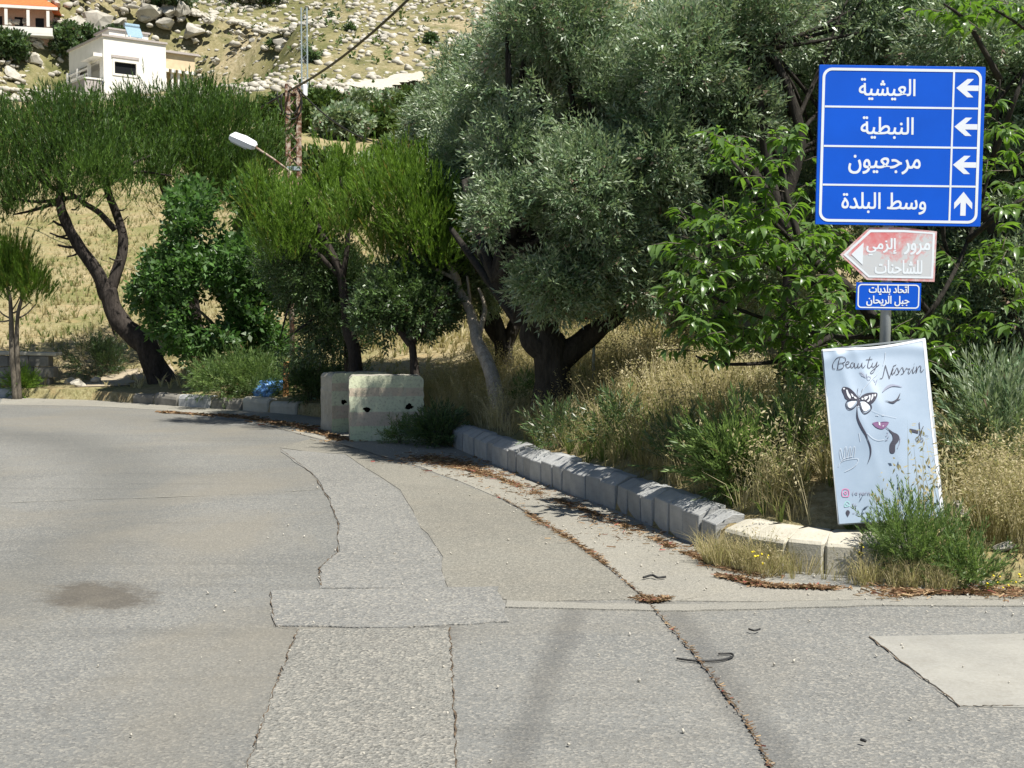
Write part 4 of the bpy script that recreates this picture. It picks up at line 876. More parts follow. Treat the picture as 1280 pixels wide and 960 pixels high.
# --- houses
def house_white():
    d0 = 150.0; c = P(128.75, 45, d0); base = Vector((c.x, c.y, Tz(c.x, c.y) - .3)); H = c.z - base.z
    a_ = R(38); r_ = empty('white_house', base, a_); tag(r_, 'unfinished white flat-roofed villa with a black window, above the pine crown', 'house')
    # local: x along the front (to the right), y back, front at y=0
    W, L = 7.6, 11.5
    m = MB(); fw = 5.0     # front block with window opening
    def wall(m, x0, x1, z0, z1, y0, y1): m.box(((x0 + x1) / 2, (y0 + y1) / 2, (z0 + z1) / 2), (x1 - x0, y1 - y0, z1 - z0))
    wx0, wx1, wz0, wz1 = 1.3, 3.9, H - 4.1, H - 2.75
    wall(m, 0, wx0, -1, H, 0, .3); wall(m, wx1, W, -1, H, 0, .3); wall(m, wx0, wx1, -1, wz0, 0, .3); wall(m, wx0, wx1, wz1, H, 0, .3)
    m.build('front_wall', M_hwall, r_)
    m = MB(); wall(m, 0, .3, H - 2.6, H, .3, L); wall(m, 0, .3, -1, H - 2.6, .3, 1.2); wall(m, 0, .3, -1, H - 2.6, 9.2, L); wall(m, 1.8, 2.1, -1, H - 2.6, 1.2, 9.2); wall(m, .3, W, -1, H, L - .3, L); wall(m, W - .3, W, -1, H, .3, L - .3)
    wall(m, .3, 1.8, H - 2.7, H - 2.4, .3, L - .3)
    m.build('side_wall', M_hwall, r_)
    m = MB(); wall(m, -.2, W + .15, H, H + .22, -.2, L + .2); m.build('roof_slab', M_htrim, r_)
    f = MB(); wall(f, wx0 - .35, wx1 + .35, wz1 + .45, wz1 + .75, -.12, -.004); lf = f.build('lintel', M_htrim, r_)
    f = MB(); wall(f, wx0 - .25, wx0 - .002, wz0 - .25, wz1 + .3, -.08, .1); wall(f, wx1 + .002, wx1 + .25, wz0 - .25, wz1 + .3, -.08, .1); wall(f, wx0 - .0, wx1 + .0, wz1 + .002, wz1 + .3, -.08, .1); wall(f, wx0 - .0, wx1, wz0 - .25, wz0 - .002, -.08, .1)
    f.build('window_frame', M_hwall, r_); f = MB(); wall(f, wx0, wx1, wz0, wz1, .2, .28); f.build('window_pane', M_glass, r_)
    # canopy, stepped screen with posts on the left side, balcony
    f = MB(); wall(f, -1.1, -.004, H - 2.35, H - 1.95, .2, 4.6); f.build('balcony_canopy', M_hwall, r_)
    for k in range(4):
        f = MB(); wall(f, -.5, -.25, H - 3.2 - k * .62, H - 3.05 - k * .62, 3.6, 11); f.build('screen_bar', M_hwall, r_)
    for yy in (3.6, 7.4, 10.9):
        f = MB(); wall(f, -.56, -.2, -1, H - 2.7, yy - .16, yy + .16); f.build('screen_post', M_hwall, r_)
    for yy in (2.2, 5.6, 8.6):
        f = MB(); wall(f, 1.70, 1.79, -.5, H - 3.9, yy - .55, yy + .55); f.build('doorway', M_glass, r_)
    f = MB(); wall(f, -2.6, -.6, -2.5, H - 5.3, -1.0, 13.5); f.build('terrace_wall', M_htrim, r_)
    f = MB(); wall(f, -2.7, -.5, H - 5.29, H - 5.1, -1.1, 13.6); f.build('terrace_coping', M_hwall, r_)
    # right, lower beige wing with pillars
    f = MB(); wall(f, W + .002, W + 4.2, H - 2.6, H - .7, 1.2, 8); wall(f, W + .002, W + 4.2, -1, H - 2.6, 4.5, 8); f.build('wing_wall', M_hbeige, r_)
    f = MB(); wall(f, W + .002, W + 4.6, H - .7, H - .45, .8, 8.4); f.build('wing_roof', M_htrim, r_)
    for k in range(5):
        f = MB(); x = W + .35 + k * .85; wall(f, x, x + .28, -1, H - 2.63, 1.3, 1.6); f.build('pillar', M_hwall, r_)
        f = MB(); wall(f, x - .1, x + .38, H - 3.0, H - 2.61, .9, 1.29); f.build('pillar_bracket', M_hwall, r_)
    # roof room and tank
    f = MB(); wall(f, 2.6, 7.5, H + .222, H + 2.0, 5.0, 9.4); f.build('roof_room', M_hwall, r_)
    f = MB(); wall(f, 2.4, 7.7, H + 2.0, H + 2.2, 4.8, 9.6); f.build('roof_room_slab', M_htrim, r_)
    f = MB(); wall(f, 3.9, 6.6, H + .5, H + .9, 4.95, 4.998); f.build('roof_room_window', M_glass, r_)
    f = MB(); q_ = Matrix.Rotation(R(-38), 3, 'X'); f.box((4.9, 2.9, H + 1.55), (1.9, .08, 1.7), M=q_); f.build('solar_panel', M_solar, r_)
    f = MB(); f.tube([(4.0, 3.7, H + 2.45), (5.8, 3.7, H + 2.45)], .3, 12); f.build('water_tank', M_solar, r_, smooth=False)
    for x in (4.15, 5.65):
        for yy in (2.3, 3.7):
            f = MB(); f.bar((x, yy, H + .2), (x, yy, H + (1.0 if yy < 3 else 2.2)), .08); f.build('tank_leg', M_hwall, r_)
house_white()
def house_red():
    c = Gt(32, 52, 60); y = c.y + 1; k_ = y / F; base = Vector((P(22, 0, y).x, y, Tz(P(22, 0, y).x, y) - 1)); r_ = empty('red_roofed_house', base, R(14)); tag(r_, 'beige house with an orange tiled roof and balconies at the top left corner', 'house')
    zt = P(30, 10, y).z - base.z; W = 92 * k_ / 2
    f = MB(); f.box((0, 4, zt / 2 - 1), (W * 1.7, 8, zt + 2)); f.build('wall', M_hpink, r_)
    f = MB(); w2 = W * 1.05; f.add([(-w2, -1.8, zt), (w2, -1.8, zt), (w2, 9.5, zt), (-w2, 9.5, zt), (-w2 * .5, 4, zt + 2.4), (w2 * .5, 4, zt + 2.4)], [(0, 1, 5, 4), (1, 2, 5), (2, 3, 4, 5), (3, 0, 4), (3, 2, 1, 0)]); f.build('roof', M_tile, r_)
    f = MB(); f.box((0, -1.7, zt - .22), (w2 * 2, .25, .35)); f.build('eaves', M_hwall, r_)
    for z_ in (zt - 3.6,):
        f = MB(); f.box((.3, -1.0, z_), (W * 1.7, 2.0, .25)); f.box((.3, -1.95, z_ + .5), (W * 1.7, .12, .75)); f.build('balcony', M_hwall, r_)
    for x in (-W * .8, -W * .25, W * .3, W * .8):
        f = MB(); f.box((x, -1.8, zt / 2 - .3), (.35, .3, zt - .6)); f.build('pillar', M_hwall, r_)
    for x in (-W * .5, .1, W * .55):
        for z_ in (zt - 1.9, zt - 5.4):
            f = MB(); f.box((x, -.03, z_), (1.0, .06, 1.5)); f.build('window', M_glass, r_)
house_red()

# ================================================================== ROAD SIGN
def shape_ar(t):
    Fm = {'ا': (0xFE8D, 2), 'إ': (0xFE87, 2), 'ب': (0xFE8F, 4), 'ة': (0xFE93, 2), 'ت': (0xFE95, 4), 'ج': (0xFE9D, 4), 'ح': (0xFEA1, 4), 'د': (0xFEA9, 2), 'ر': (0xFEAD, 2), 'ز': (0xFEAF, 2), 'س': (0xFEB1, 4), 'ش': (0xFEB5, 4), 'ط': (0xFEC1, 4), 'ع': (0xFEC9, 4), 'ل': (0xFEDD, 4), 'م': (0xFEE1, 4), 'ن': (0xFEE5, 4), 'و': (0xFEED, 2), 'ي': (0xFEF1, 4)}
    out = []
    for i_, c in enumerate(t):
        if c not in Fm: out.append(c); continue
        b_, n = Fm[c]; pv = i_ > 0 and t[i_ - 1] in Fm and Fm[t[i_ - 1]][1] == 4; nx_ = i_ < len(t) - 1 and t[i_ + 1] in Fm and n == 4
        out.append(chr(b_ + (3 if pv and nx_ else 2 if nx_ else 1 if pv else 0)))
    return ''.join(reversed(out))
def text_mesh(body, bold=.012, shear=0.0):
    """outline loops of the built-in font, each outer contour filled on its own with the holes that lie in it"""
    c = bpy.data.curves.new('tmp', 'FONT'); c.body = body; c.resolution_u = 5; c.offset = .006; c.fill_mode = 'NONE'
    o = bpy.data.objects.new('tmp', c); COL.objects.link(o); dg = bpy.context.evaluated_depsgraph_get(); dg.update()
    me = bpy.data.meshes.new_from_object(o.evaluated_get(dg)); bpy.data.objects.remove(o); bpy.data.curves.remove(c)
    co = [v_.co.xy.copy() for v_ in me.vertices]; nb = {}
    for e in me.edges: a_, b_ = e.vertices; nb.setdefault(a_, []).append(b_); nb.setdefault(b_, []).append(a_)
    bpy.data.meshes.remove(me); seen = set(); loops = []
    for st_ in sorted(nb):
        if st_ in seen: continue
        L = [st_]; seen.add(st_); prev, cur = None, st_
        while True:
            nx_ = [q_ for q_ in nb[cur] if q_ != prev and q_ not in seen]
            if not nx_: break
            prev, cur = cur, min(nx_) if len(L) == 1 else nx_[0]; seen.add(cur); L.append(cur)
        if len(L) > 2: loops.append([co[q_] for q_ in L])
    def clean(L):      # cut off small self-crossings of a contour
        n = len(L); go = True
        while go:
            go = False; n = len(L)
            for i_ in range(n):
                for d_ in range(2, min(10, n - 2)):
                    a_, b_, c_, e_ = L[i_], L[(i_ + 1) % n], L[(i_ + d_) % n], L[(i_ + d_ + 1) % n]
                    u_, w_ = b_ - a_, e_ - c_; den = u_.x * w_.y - u_.y * w_.x
                    if abs(den) < 1e-12: continue
                    t_ = ((c_.x - a_.x) * w_.y - (c_.y - a_.y) * w_.x) / den; q_ = ((c_.x - a_.x) * u_.y - (c_.y - a_.y) * u_.x) / den
                    if 1e-6 < t_ < 1 - 1e-6 and 1e-6 < q_ < 1 - 1e-6:
                        drop_ = {(i_ + 1 + k_) % n for k_ in range(d_)}; ip = a_ + u_ * t_
                        L = [(ip if k_ == (i_ + 1) % n else L[k_]) for k_ in range(n) if k_ not in drop_ or k_ == (i_ + 1) % n]; go = True; break
                if go: break
        return L
    loops = [clean(L) for L in loops]
    def area(L): return sum(a_.x * b_.y - b_.x * a_.y for a_, b_ in zip(L, L[1:] + L[:1])) / 2
    def inside(p_, L):
        r_ = False
        for a_, b_ in zip(L, L[1:] + L[:1]):
            if (a_.y > p_.y) != (b_.y > p_.y) and p_.x < (b_.x - a_.x) * (p_.y - a_.y) / (b_.y - a_.y) + a_.x: r_ = not r_
        return r_
    ar = [area(L) for L in loops]; big = max(ar, key=abs); sg = 1 if big > 0 else -1
    outs = [L for L, a_ in zip(loops, ar) if a_ * sg > 0]; holes = [L for L, a_ in zip(loops, ar) if a_ * sg <= 0]
    V_, F_, isl = [], [], []
    for k, L in enumerate(outs):
        hs_ = [H for H in holes if inside(H[0], L) and abs(area(H)) < abs(area(L))]; grp = [L] + hs_
        tr = tessellate_polygon([[Vector((p_.x, p_.y, 0)) for p_ in G_] for G_ in grp]); b_ = len(V_)
        for G_ in grp: V_ += [tuple(p_) for p_ in G_]
        isl += [k] * (len(V_) - b_); F_ += [tuple(b_ + i_ for i_ in t) for t in tr]
    return np.array(V_), F_, np.array(isl)
def text_obj(name, body, x0, x1, z0, z1, y, mat, parent, bold=.02, arab=True, fwd=-1):
    """flat lettering in the local x-z plane, fitted to the box; each glyph a hair proud of the last so overlaps never coincide"""
    V_, F_, isl = text_mesh(shape_ar(body) if arab else body, bold); mn, mx_ = V_.min(0), V_.max(0)
    q_ = (V_ - mn) / (mx_ - mn); g_ = .0042 if arab else 0; vs = []; F0 = F_; F_ = []; n_ = len(V_); ni = int(isl.max()) + 1; g_ *= bold / .024
    for c_, (gx_, gz_) in enumerate(((0, 0), (1, .6), (-1, .6), (1, -.6), (-1, -.6))):
        vs += [(x0 + (x1 - x0) * a_ + gx_ * g_ * .5, y - .000008 * (k + c_ * ni), z0 + (z1 - z0) * b_ + gz_ * g_ * .5) for (a_, b_), k in zip(q_, isl)]; F_ += [tuple(c_ * n_ + i_ for i_ in f_) for f_ in F0]
    me = bpy.data.meshes.new(name); me.from_pydata(vs, [], F_); me.materials.append(mat)
    return link(name, me, parent)
SY = 8.6; SS = SY / F * .975; LEAN = R(0.8)
sb = P(1111, 430, SY); sroot_xy = Vector((sb.x, SY)); 
base_z = Tz(sb.x, SY); drop = sb.z - base_z
sign_base = Vector((sb.x - math.tan(LEAN) * drop, SY, base_z)); hs = drop / math.cos(LEAN)
sign = empty('road_sign', sign_base + Vector((-.012, .05, 0))); sign.rotation_euler = (0, LEAN, 0)
tag(sign, 'leaning steel post carrying big blue direction sign, faded red arrow plate and small blue plate', 'road sign')
def LS(u, v):      # photo pixel on the sign plane -> local (x, z) of the leaning post
    dx, dz = (u - 1111) * SS, (430 - v) * SS
    return (dx * math.cos(LEAN) - dz * math.sin(LEAN), dx * math.sin(LEAN) + dz * math.cos(LEAN) + hs)
m = MB(); m.tube([(0, 0, -.3), (0, 0, LS(1113, 276)[1]), (0, 0, LS(1115, 90)[1])], .036, 16, rough=0); m.build('pole', M_pole, sign, smooth=True, bevel=0)
def rrect(x0, x1, z0, z1, r, n=6):
    out = []
    for cx_, cz_, a0 in ((x1 - r, z1 - r, 0), (x0 + r, z1 - r, 90), (x0 + r, z0 + r, 180), (x1 - r, z0 + r, 270)):
        for k in range(n + 1): g = R(a0 + 90 * k / n); out.append((cx_ + r * math.cos(g), cz_ + r * math.sin(g)))
    return out
def ring(m, outer, inner, y):
    n = len(outer); vs = [(x, y, z) for x, z in outer] + [(x, y, z) for x, z in inner]
    m.add(vs, [(i_, (i_ + 1) % n, n + (i_ + 1) % n, n + i_) for i_ in range(n)])
def slab(m, poly, y0, y1): m.prism(poly, y0, y1, 'y')
X0, Z1 = LS(1018, 79); X1, _ = LS(1230, 78); _, Z0 = LS(1120, 279); X0 = -(1123 - 1018) * SS + LS(1123, 179)[0]; X1 = LS(1123, 179)[0] + 105.5 * SS
Z1 = LS(1125, 78)[1]; Z0 = LS(1121, 279)[1]; yf = -.062
m = MB(); slab(m, rrect(X0, X1, Z0, Z1, .006, 3), yf, yf + .018); panel = m.build('direction_panel', M_blue, sign, bevel=.002)
bo = rrect(X0 + 4.2 * SS, X1 - 4.5 * SS, Z0 + 3.6 * SS, Z1 - 3.6 * SS, 12 * SS); bi = rrect(X0 + 7.6 * SS, X1 - 8 * SS, Z0 + 7 * SS, Z1 - 7 * SS, 9 * SS)
m = MB(); ring(m, bo, bi, yf - .0022); m.build('border', M_white, panel, fixn=False)
hz = (Z1 - Z0) / 4
for v in (130.2, 179.8, 228.6):
    z_ = LS(1120, v)[1]; m = MB(); m.box(((X0 + X1) / 2, yf - .0008, z_), (X1 - X0 - 16 * SS, .0016, 2.4 * SS)); m.build('dividing_line', M_white, panel)
xc = LS(1188.5, 179)[0]; m = MB(); m.box((xc, yf - .0006, (Z0 + Z1) / 2), (2.4 * SS, .0032, Z1 - Z0 - 14 * SS)); m.build('dividing_line', M_white, panel)
for body, u0, u1, v0, v1 in (('العيشية', 1070, 1141, 94, 121), ('النبطية', 1073, 1139.5, 142, 169.5), ('مرجعيون', 1058, 1149, 190.5, 214), ('وسط البلدة', 1050, 1157, 237.5, 264.5)):
    a_ = LS((u0 + u1) / 2, (v0 + v1) / 2); hw, hh = (u1 - u0) / 2 * SS, (v1 - v0) / 2 * SS
    text_obj('lettering', body, a_[0] - hw, a_[0] + hw, a_[1] - hh, a_[1] + hh, yf - .0006, M_white, panel, .024)
arrow = [(-15, 0), (-1, 11.5), (7, 11.5), (-1.5, 3.4), (15.2, 3.4), (15.2, -3.4), (-1.5, -3.4), (7, -11.5), (-1, -11.5)]
for u, v, rot in ((1208, 106, 0), (1206.5, 154.5, 0), (1205.5, 202.5, 0), (1204.5, 251.5, -90)):
    a_ = LS(u, v); c_, s_ = math.cos(R(rot)), math.sin(R(rot))
    m = MB(); slab(m, [(a_[0] + (x * c_ - z * s_) * SS, a_[1] + (x * s_ + z * c_) * SS) for x, z in arrow], yf - .001, yf - .0004); m.build('arrow', M_arrow, panel)
for z_ in (Z1 - .22, Z0 + .22):
    m = MB(); m.box((LS(1118, 179)[0], yf + .031, z_), (.86, .024, .045)); m.build('bracket', M_back, sign, bevel=.003)
# red truck arrow plate
def plate(name, pts, y, mat, th=.004, parent=sign):
    m = MB(); slab(m, [LS(*p_) for p_ in pts], y, y + th); return m.build(name, mat, parent)
yr = -.05
red = plate('truck_arrow_plate', [(1049.5, 316), (1086, 281.5), (1130, 281.5), (1172.5, 286.5), (1170.5, 350.5), (1084, 348)], yr, M_pinkrim)
outer_ = [(1053.5, 316), (1087, 284), (1130, 284.5), (1170, 288), (1168.5, 346.5), (1086, 345)]; inner_ = [(1057.5, 316), (1088, 287.5), (1130, 287.5), (1167, 289.8), (1165.7, 344), (1087, 342.4)]
m = MB(); ring(m, [LS(*p_) for p_ in outer_], [LS(*p_) for p_ in inner_], yr - .002); m.build('border', M_white, red, fixn=False)
f_ = plate('faded_field', inner_, yr - .0012, M_red, .001, red)
# plate local origin for the fading pattern
m = MB(); slab(m, [LS(1063.5, 315.5), LS(1079, 300.5), LS(1078, 329)], yr - .0032, yr - .0016); m.build('triangle', M_white, red)
def plain_text(body, u0, u1, v0, v1, y, parent, mat=M_white, bold=.03, arab=True, nm='lettering'):
    a_ = LS((u0 + u1) / 2, (v0 + v1) / 2); hw, hh = (u1 - u0) / 2 * SS, (v1 - v0) / 2 * SS
    return text_obj(nm, body, a_[0] - hw, a_[0] + hw, a_[1] - hh, a_[1] + hh, y, mat, parent, bold, arab)
plain_text('مرور', 1131, 1163.5, 301, 316, yr - .0020, red, M_white, .03); plain_text('إلزمي', 1083, 1121, 295, 317, yr - .0020, red, M_white, .03); plain_text('للشاحنات', 1094, 1154, 323, 340.5, yr - .0020, red, M_white, .03)
# small blue plate
m = MB(); a0 = LS(1112, 369); hw, hh = 41.5 * SS, 17.4 * SS
slab(m, rrect(a0[0] - hw, a0[0] + hw, a0[1] - hh, a0[1] + hh, .003, 2), -.048, -.043); small = m.build('union_plate', M_blue, sign)
m = MB(); ring(m, rrect(a0[0] - hw + 2 * SS, a0[0] + hw - 2 * SS, a0[1] - hh + 2 * SS, a0[1] + hh - 2 * SS, 5 * SS), rrect(a0[0] - hw + 3.6 * SS, a0[0] + hw - 3.6 * SS, a0[1] - hh + 3.6 * SS, a0[1] + hh - 3.6 * SS, 3.6 * SS), -.0495); m.build('border', M_white, small, fixn=False)
plain_text('اتحاد بلديات', 1087, 1137.5, 355, 367, -.0496, small, M_white, .02); plain_text('جبل الريحان', 1084, 1138.5, 368.5, 381.5, -.0496, small, M_white, .02)
for u, v in ((1112, 357.5), (1112, 288)):
    pass

# ================================================================== BANNER
TL, TR_, BL, BR_ = P(1028, 437, 8.40), P(1156, 423, 8.42), P(1049, 655, 7.98), P(1180, 646, 8.0)
bn = (TR_ - TL).cross(BL - TL).normalized(); bn = bn if bn.y < 0 else -bn
borg = (BL + BR_) / 2
def wrinkle(a_, b_):
    s_ = 0.0
    s_ += .006 * math.sin((a_ * 1.4 + b_ * 3.0) * 4.2) * math.exp(-b_ * 2.2) * (1 - a_ * .5)
    s_ += .007 * math.exp(-((a_ - .30 - b_ * .5) / .055) ** 2) * math.exp(-b_ * 2.6)
    s_ += .007 * math.exp(-((a_ - .12 - b_ * .42) / .05) ** 2) * math.exp(-b_ * 1.6)
    s_ += .006 * math.exp(-((b_ - .07 + .06 * math.sin(a_ * 3.1)) / .035) ** 2)
    s_ += .006 * math.sin(a_ * 7 + 1) * math.sin(b_ * 5 + 2) + .022 * math.sin(a_ * math.pi) * math.sin(b_ * math.pi)
    return s_
def S(a_, b_, off=0.0):
    top = TL.lerp(TR_, a_) + Vector((0, 0, -.018 * math.sin(math.pi * a_) * (1 if a_ > 0 else 0))); bot = BL.lerp(BR_, a_)
    return top.lerp(bot, b_) + bn * (wrinkle(min(max(a_, 0), 1), min(max(b_, 0), 1)) + off) - borg
banner = empty('banner', borg); tag(banner, 'pale blue beauty salon banner with drawn face and butterfly, leaning on the sign post', 'banner')
NA, NB = 70, 110; vs = [S(i_ / NA, j_ / NB) for j_ in range(NB + 1) for i_ in range(NA + 1)]; fs = [(j_ * (NA + 1) + i_, (j_ + 1) * (NA + 1) + i_, (j_ + 1) * (NA + 1) + i_ + 1, j_ * (NA + 1) + i_ + 1) for j_ in range(NB) for i_ in range(NA)]
vs2 = [S(i_ / NA, j_ / NB, -.003) for j_ in range(NB + 1) for i_ in range(NA + 1)]; n0 = len(vs)
m = MB(); m.add(vs + vs2, fs + [tuple(n0 + k for k in reversed(f_)) for f_ in fs]); cloth = m.build('banner_sheet', M_banner, banner, smooth=True, fixn=False)
def hem(a0_, b0_, a1_, b1_, wd, n=40):
    m = MB(); L = [];
    for k in range(n + 1):
        t = k / n; a_, b_ = a0_ + (a1_ - a0_) * t, b0_ + (b1_ - b0_) * t; L += [S(a_, b_, .002), S(a_ + wd[0], b_ + wd[1], .002)]
    m.add(L, [(2 * k, 2 * k + 1, 2 * k + 3, 2 * k + 2) for k in range(n)]); return m.build('hem', M_hem, banner, smooth=True, fixn=False)
hem(1, 0, 1, 1, (-.028, 0)); hem(0, 0, 1, 0, (0, .014))
m = MB(); fr = [S(0, 0, -.012), S(1, 0, -.012), S(1, 1, -.012), S(0, 1, -.012)]
for a_, b_ in ((0, 1), (1, 2), (2, 3), (3, 0)):
    m = MB(); m.bar(fr[a_], fr[b_], .011); m.build('frame_bar', M_pole, banner)
P00, PE1, PE2 = np.array([1028., 437.]), np.array([128., -14.]), np.array([21., 218.])
Minv = np.linalg.inv(np.column_stack([PE1, PE2]))
def AB(u, v): q_ = Minv @ (np.array([u, v]) - P00); return float(q_[0]), float(q_[1])
def r4(p_): return (1030 + p_[0] / 9.14, 420 + p_[1] / 9.14)
def r5(p_): return (1030 + p_[0] / 5.647, 500 + p_[1] / 5.647)
LAY = [0.0]
def stroke(m, pts, w0, conv=r4, taper=False, n=5, closed=False):
    if closed: pts = list(pts) + [pts[0]]
    c = [conv(p_[:2]) for p_ in catmull([(p_[0], p_[1], 0) for p_ in pts], n)]; k = len(c); L = []; LAY[0] += .000015; off = .0045 + LAY[0] % .0012
    for i_ in range(k):
        a_, b_ = c[max(i_ - 1, 0)], c[min(i_ + 1, k - 1)]; dx, dy = b_[0] - a_[0], b_[1] - a_[1]; q_ = math.hypot(dx, dy) or 1; hw = w0 / 2 * (math.sin(math.pi * (i_ + .3) / (k - .4)) if taper else 1)
        nx_, ny_ = -dy / q_ * hw, dx / q_ * hw; L += [S(*AB(c[i_][0] + nx_, c[i_][1] + ny_), off), S(*AB(c[i_][0] - nx_, c[i_][1] - ny_), off)]
    m.add(L, [(2 * i_, 2 * i_ + 1, 2 * i_ + 3, 2 * i_ + 2) for i_ in range(k - 1)])
def fill(m, pts, conv=r4, off=.0040, smooth=3):
    c = catmull([(p_[0], p_[1], 0) for p_ in list(pts) + [pts[0]]], smooth)[:-1] if smooth else pts
    c = [conv(p_[:2]) for p_ in c]; tr = tessellate_polygon([[Vector((p_[0], p_[1], 0)) for p_ in c]]); LAY[0] += .000015
    m.add([S(*AB(*p_), off + LAY[0] % .0004) for p_ in c], [tuple(t) for t in tr])
def pr(name, mat, fn):
    m = MB(); fn(m); return m.build(name, mat, cloth, fixn=True)
def beauty(m):
    W_ = .75
    for s_ in ([(175, 250), (160, 300), (150, 385)], [(122, 385), (97, 378), (97, 325), (135, 262), (190, 240), (236, 250), (236, 288), (205, 310), (165, 318)], [(200, 313), (222, 335), (206, 370), (172, 388), (140, 386)],
               [(240, 328), (272, 312), (282, 292), (262, 286), (246, 310), (248, 345), (270, 360), (300, 335)], [(338, 302), (312, 298), (300, 330), (314, 356), (334, 335), (345, 300), (345, 342), (360, 355), (382, 330)],
               [(388, 300), (381, 340), (396, 350), (420, 322), (430, 292), (428, 335), (445, 350), (468, 318)], [(526, 212), (503, 290), (496, 338), (515, 350), (542, 320)], [(478, 250), (515, 246), (552, 242)],
               [(556, 285), (545, 322), (560, 340), (588, 312), (606, 272), (590, 340), (560, 400), (535, 416), (530, 398), (570, 360), (628, 308)]): stroke(m, s_, W_)
def nissrin(m):
    for s_ in ([(632, 474), (660, 470), (680, 400), (697, 326), (702, 330), (737, 468), (741, 468), (765, 400), (790, 335), (822, 316)], [(788, 362), (770, 410), (776, 432), (798, 400)], [(796, 420), (826, 355), (842, 385), (842, 422), (812, 436)], [(842, 422), (884, 352), (900, 385), (900, 420), (870, 434)],
               [(900, 420), (926, 378), (936, 362), (950, 374), (972, 372), (955, 408), (966, 428), (996, 380)], [(1020, 350), (1004, 400), (1012, 425), (1036, 395)], [(1052, 350), (1045, 425), (1060, 380), (1085, 345), (1100, 360), (1095, 400), (1108, 416), (1132, 388)], [(1024, 316), (1026, 322)], [(788, 326), (790, 332)]): stroke(m, s_, .75)
pr('lettering', M_black, beauty); pr('lettering', M_black, nissrin)
pr('lettering', M_gray, lambda m: [stroke(m, s_, .6) for s_ in ([(478, 420), (484, 455), (492, 492), (515, 494), (526, 465), (508, 450), (488, 462)], [(560, 488), (578, 522)], [(602, 486), (590, 520), (580, 552)])])
pr('leaf_sprig', M_gray, lambda m: [stroke(m, s_, .55) for s_ in ([(398, 404), (435, 430), (475, 470)], [(410, 404), (440, 420), (455, 440)], [(405, 420), (430, 440), (462, 455)], [(420, 440), (445, 455), (470, 468)])])
pr('flower_stem', M_lgray, lambda m: [stroke(m, s_, .55) for s_ in ([(702, 160), (692, 250), (672, 320)], [(640, 370), (600, 430), (540, 490), (450, 600), (395, 690)], [(395, 820), (372, 820), (365, 900), (368, 914)])])
def butterfly(m):
    fill(m, [(388, 712), (345, 655), (290, 605), (250, 590), (212, 590), (202, 625), (225, 680), (245, 725), (300, 742), (370, 735)]); fill(m, [(398, 712), (430, 680), (480, 656), (560, 648), (597, 658), (585, 715), (545, 768), (500, 782), (430, 742)])
    stroke(m, [(380, 738), (300, 738), (255, 762), (252, 815), (282, 850), (330, 832), (372, 780)], 1.1, closed=True); stroke(m, [(398, 742), (450, 740), (515, 785), (527, 835), (495, 876), (452, 896), (420, 862), (398, 790)], 1.2, closed=True)
    fill(m, [(388, 700), (398, 715), (392, 770), (372, 838), (366, 830), (376, 760)]); stroke(m, [(392, 700), (415, 660), (432, 605)], .4); stroke(m, [(388, 700), (374, 650), (382, 598)], .4)
pr('butterfly', M_black, butterfly)
def patches(m):
    for q_ in ([(245, 625), (262, 622), (275, 660), (300, 700), (292, 728), (262, 690)], [(300, 665), (318, 672), (330, 700), (315, 705)], [(335, 695), (352, 705), (366, 722), (340, 722)], [(212, 602), (228, 600), (236, 612), (220, 622)],
               [(450, 700), (490, 690), (480, 720), (455, 735)], [(495, 685), (520, 680), (512, 740), (490, 760), (480, 748), (505, 720)], [(535, 672), (552, 672), (545, 715), (522, 745), (528, 710)], [(565, 665), (580, 668), (572, 695), (560, 690)], [(420, 715), (438, 712), (440, 730), (422, 732)]): fill(m, q_, off=.0052, smooth=2)
    fill(m, [(362, 750), (305, 752), (268, 775), (268, 812), (290, 835), (322, 815)], off=.0038); fill(m, [(408, 762), (450, 756), (500, 795), (510, 832), (480, 862), (450, 870), (425, 840)], off=.0038)
pr('wing_patch', M_hem, patches)
pr('eyebrow', M_gray, lambda m: stroke(m, [(655, 642), (700, 592), (770, 562), (885, 582)], 3.0, taper=True))
pr('closed_eye', M_black, lambda m: [stroke(m, s_, w_, taper=True) for s_, w_ in (([(700, 745), (760, 762), (820, 730), (858, 652)], 2.4), ([(800, 735), (830, 735), (862, 722)], 1.0), ([(740, 752), (765, 770), (800, 765)], .9), ([(680, 745), (710, 750), (740, 756)], .6))])
pr('face_line', M_black, lambda m: [stroke(m, [(228, 60), (230, 130), (255, 195), (288, 255), (298, 290)], 2.6, r5, True), stroke(m, [(270, 225), (300, 290), (318, 345), (318, 400), (298, 460)], 1.6, r5, True)])
pr('face_line', M_lgray, lambda m: [stroke(m, [(298, 243), (330, 275), (370, 291), (412, 286)], .6, r5), stroke(m, [(356, 116), (364, 112), (374, 118)], .9, r5), stroke(m, [(398, 118), (406, 113), (414, 115)], .9, r5), stroke(m, [(330, 80), (400, 110), (500, 130)], .3, r5)])
pr('lips', M_purple, lambda m: fill(m, [(330, 170), (365, 160), (382, 166), (400, 160), (446, 164), (415, 205), (385, 211), (352, 196)], r5))
pr('lip_highlight', M_hem, lambda m: [fill(m, [(373, 164), (384, 166), (386, 188), (376, 184)], r5, .0052, 1), fill(m, [(400, 190), (410, 184), (404, 198)], r5, .0052, 1)])
pr('lipstick_hand', M_black, lambda m: [fill(m, [(440, 208), (475, 232), (505, 245), (520, 268), (512, 295), (490, 325), (486, 374), (454, 374), (452, 318), (472, 282), (468, 250), (450, 228)], r5), stroke(m, [(425, 200), (445, 215)], .8, r5)])
